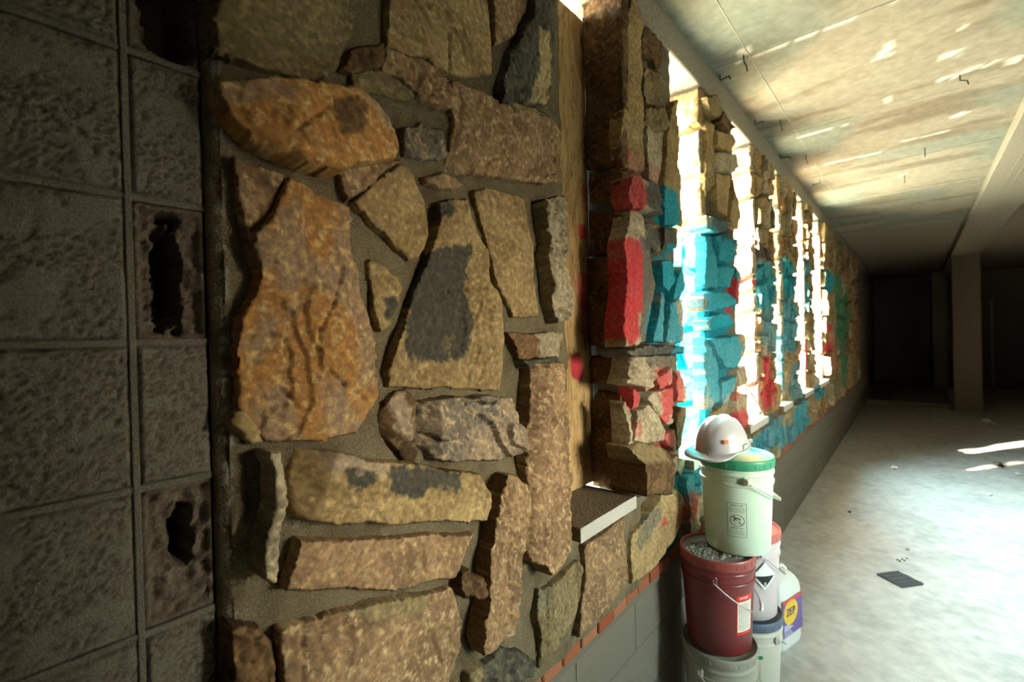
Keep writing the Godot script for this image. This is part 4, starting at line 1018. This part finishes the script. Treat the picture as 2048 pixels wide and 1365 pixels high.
func jug():
	# local +z is the labelled face, +x the end away from the camera
	var t := thing("cleaner_jug", "translucent white jug with yellow and purple label standing beside the buckets", "jug", w3(2.69, .250, 0))
	t.rotation.y = PI / 2 - .28
	var body := plastic(lin(.70, .71, .64), .4)
	part(t, "body", loft([[0, .096, .066, 6, 0], [.004, .104, .073, 6, 0], [.02, .108, .076, 6, 0], [.06, .110, .077, 6, 0], [.27, .110, .077, 6, 0], [.30, .108, .075, 5, 0], [.325, .098, .066, 4, 0], [.342, .080, .050, 3.5, .004], [.350, .055, .034, 3, .01], [.353, .03, .02, 2.5, .015]]), body)
	part(t, "neck", loft([[.345, .024, .024, 2, -.045], [.375, .022, .022, 2, -.045]]), body)
	var cp := plastic(lin(.75, .74, .68), .45)
	part(t, "cap", loft([[.362, .026, .026, 2, -.045], [.385, .026, .026, 2, -.045], [.389, .023, .023, 2, -.045]]), cp)
	part(t, "carry_handle", tube([Vector3(-.02, .338, 0), Vector3(.0, .372, 0), Vector3(.05, .374, 0), Vector3(.085, .345, 0), Vector3(.1, .31, 0)], .011, 10), body)
	var z := .0785
	var lab := part(t, "label", cbox(Vector3(.19, .185, .001), .0004), plastic(lin(.14, .09, .28), .45), Transform3D(Basis(), Vector3(0, .165, z)))
	part(lab, "red_band", cbox(Vector3(.19, .018, .001), .0003), plastic(lin(.62, .06, .06), .45), Transform3D(Basis(), Vector3(0, .083, .0008)))
	var disc := CylinderMesh.new(); disc.top_radius = .062; disc.bottom_radius = .062; disc.height = .001; disc.radial_segments = 40
	part(lab, "yellow_roundel", disc, plastic(lin(.80, .50, .03), .45), Transform3D(Basis(Vector3.RIGHT, PI / 2).scaled(Vector3(1.1, 1, .8)), Vector3(-.02, .022, .0009)))
	var tm := TextMesh.new(); tm.text = "ZEP"; tm.pixel_size = .0019; tm.font_size = 26; tm.depth = .001
	var sf := SystemFont.new(); sf.font_names = PackedStringArray(["Droid Sans"]); sf.font_weight = 700; tm.font = sf
	part(lab, "lettering", tm, plastic(lin(.06, .04, .22), .5), Transform3D(Basis(), Vector3(-.02, .024, .0022)))
	var wt := plastic(lin(.75, .74, .78), .5); var rng := RandomNumberGenerator.new(); rng.seed = 4
	for k in 6:
		var w := rng.randf_range(.05, .095)
		part(lab, "text_line", cbox(Vector3(w, .006 if k < 3 else .003, .0006), .0002), wt, Transform3D(Basis(), Vector3(-.085 + w / 2, -.035 - k * .010, .0007)))

func hat(gp: Vector3):
	# local -x points to the peak; the shell is an ellipsoid with ribs, a lip and a peak
	var t := thing("hard_hat", "white hard hat resting on the green bucket lid", "hard hat")
	var right := Vector3(.755, 0, -.656)
	t.transform = Transform3D(Basis(right, Vector3.UP, Vector3(.656, 0, .755)) * Basis(Vector3.UP, .6) * Basis(Vector3(0, 0, 1), .10).scaled(Vector3.ONE * .86), gp + Vector3(0, .396, 0) - right * .055)
	var shell := plastic(lin(.46, .46, .45), .32)
	var v := PackedVector3Array(); var tri := PackedInt32Array(); var na := 72; var nb := 22
	for j in nb + 1:
		for i in na:
			var a := TAU * i / na; var c := cos(a); var s := sin(a)
			var rim := Vector3(c * .132, 0, s * .108)
			if j <= 16:
				var b := PI / 2 * (1 - j / 16.0)
				var x := rim * pow(cos(b), .8); x.y = .006 + .138 * sin(b)
				var up := smooth(.1, .8, sin(b))
				x.y += up * (.010 * exp(-pow(x.z / .016, 2)) + .006 * exp(-pow((absf(x.z) - .045) / .013, 2)))
				v.append(x)
			else:
				var k := (j - 16) / 6.0
				var out := .010 + .052 * smooth(.35, .95, -c)
				var dir := Vector3(c, 0, s * 1.1).normalized()
				var q := rim + dir * out * minf(k * 1.25, 1.0); q.y = .006 - .012 * k * smooth(.3, 1, -c) - (.006 if j == nb else .0)
				v.append(q)
	for j in nb:
		for i in na:
			var i2 := (i + 1) % na
			tri.append_array(PackedInt32Array([j * na + i, j * na + i2, (j + 1) * na + i, j * na + i2, (j + 1) * na + i2, (j + 1) * na + i]))
	part(t, "shell", finish(v, tri), shell)
	# lining and headband
	var band := plastic(lin(.05, .30, .33), .6)
	var bp := []
	for e in [[.092, -.008], [.094, -.008], [.095, .02], [.092, .02]]: bp.append(Vector2(e[0], e[1]))
	part(t, "headband", lathe(bp, 40), band, Transform3D(Basis().scaled(Vector3(1.12, 1, .95)), Vector3.ZERO))
	part(t, "ratchet_knob", lathe([Vector2(0, 0), Vector2(.016, 0), Vector2(.018, .004), Vector2(.018, .014), Vector2(.015, .018), Vector2(0, .018)], 20), shell, Transform3D(Basis(Vector3(0, 0, 1), -PI / 2), Vector3(.128, .022, 0)))
	var dk := plastic(lin(.12, .12, .12), .6)
	for sg in [1, -1]:
		part(t, "accessory_slot", cbox(Vector3(.036, .022, .008), .002), shell, Transform3D(Basis(), Vector3(.012, .018, sg * .109)))
		part(t, "accessory_slot", cbox(Vector3(.030, .016, .008), .002), shell, Transform3D(Basis(Vector3.UP, -.7 * sg), Vector3(.095, .018, sg * .082)))
		part(t, "slot_shadow_gap", cbox(Vector3(.026, .004, .003), .0006), dk, Transform3D(Basis(), Vector3(.012, .029, sg * .1105)))
	part(t, "sticker", cbox(Vector3(.024, .018, .006), .002), plastic(lin(.72, .16, .03), .5), Transform3D(Basis(Vector3.UP, -.55), Vector3(-.088, .058, .078)))
	part(t, "chin_clip", cbox(Vector3(.005, .02, .006), .001), dk, Transform3D(Basis(), Vector3(-.155, .016, .03)))
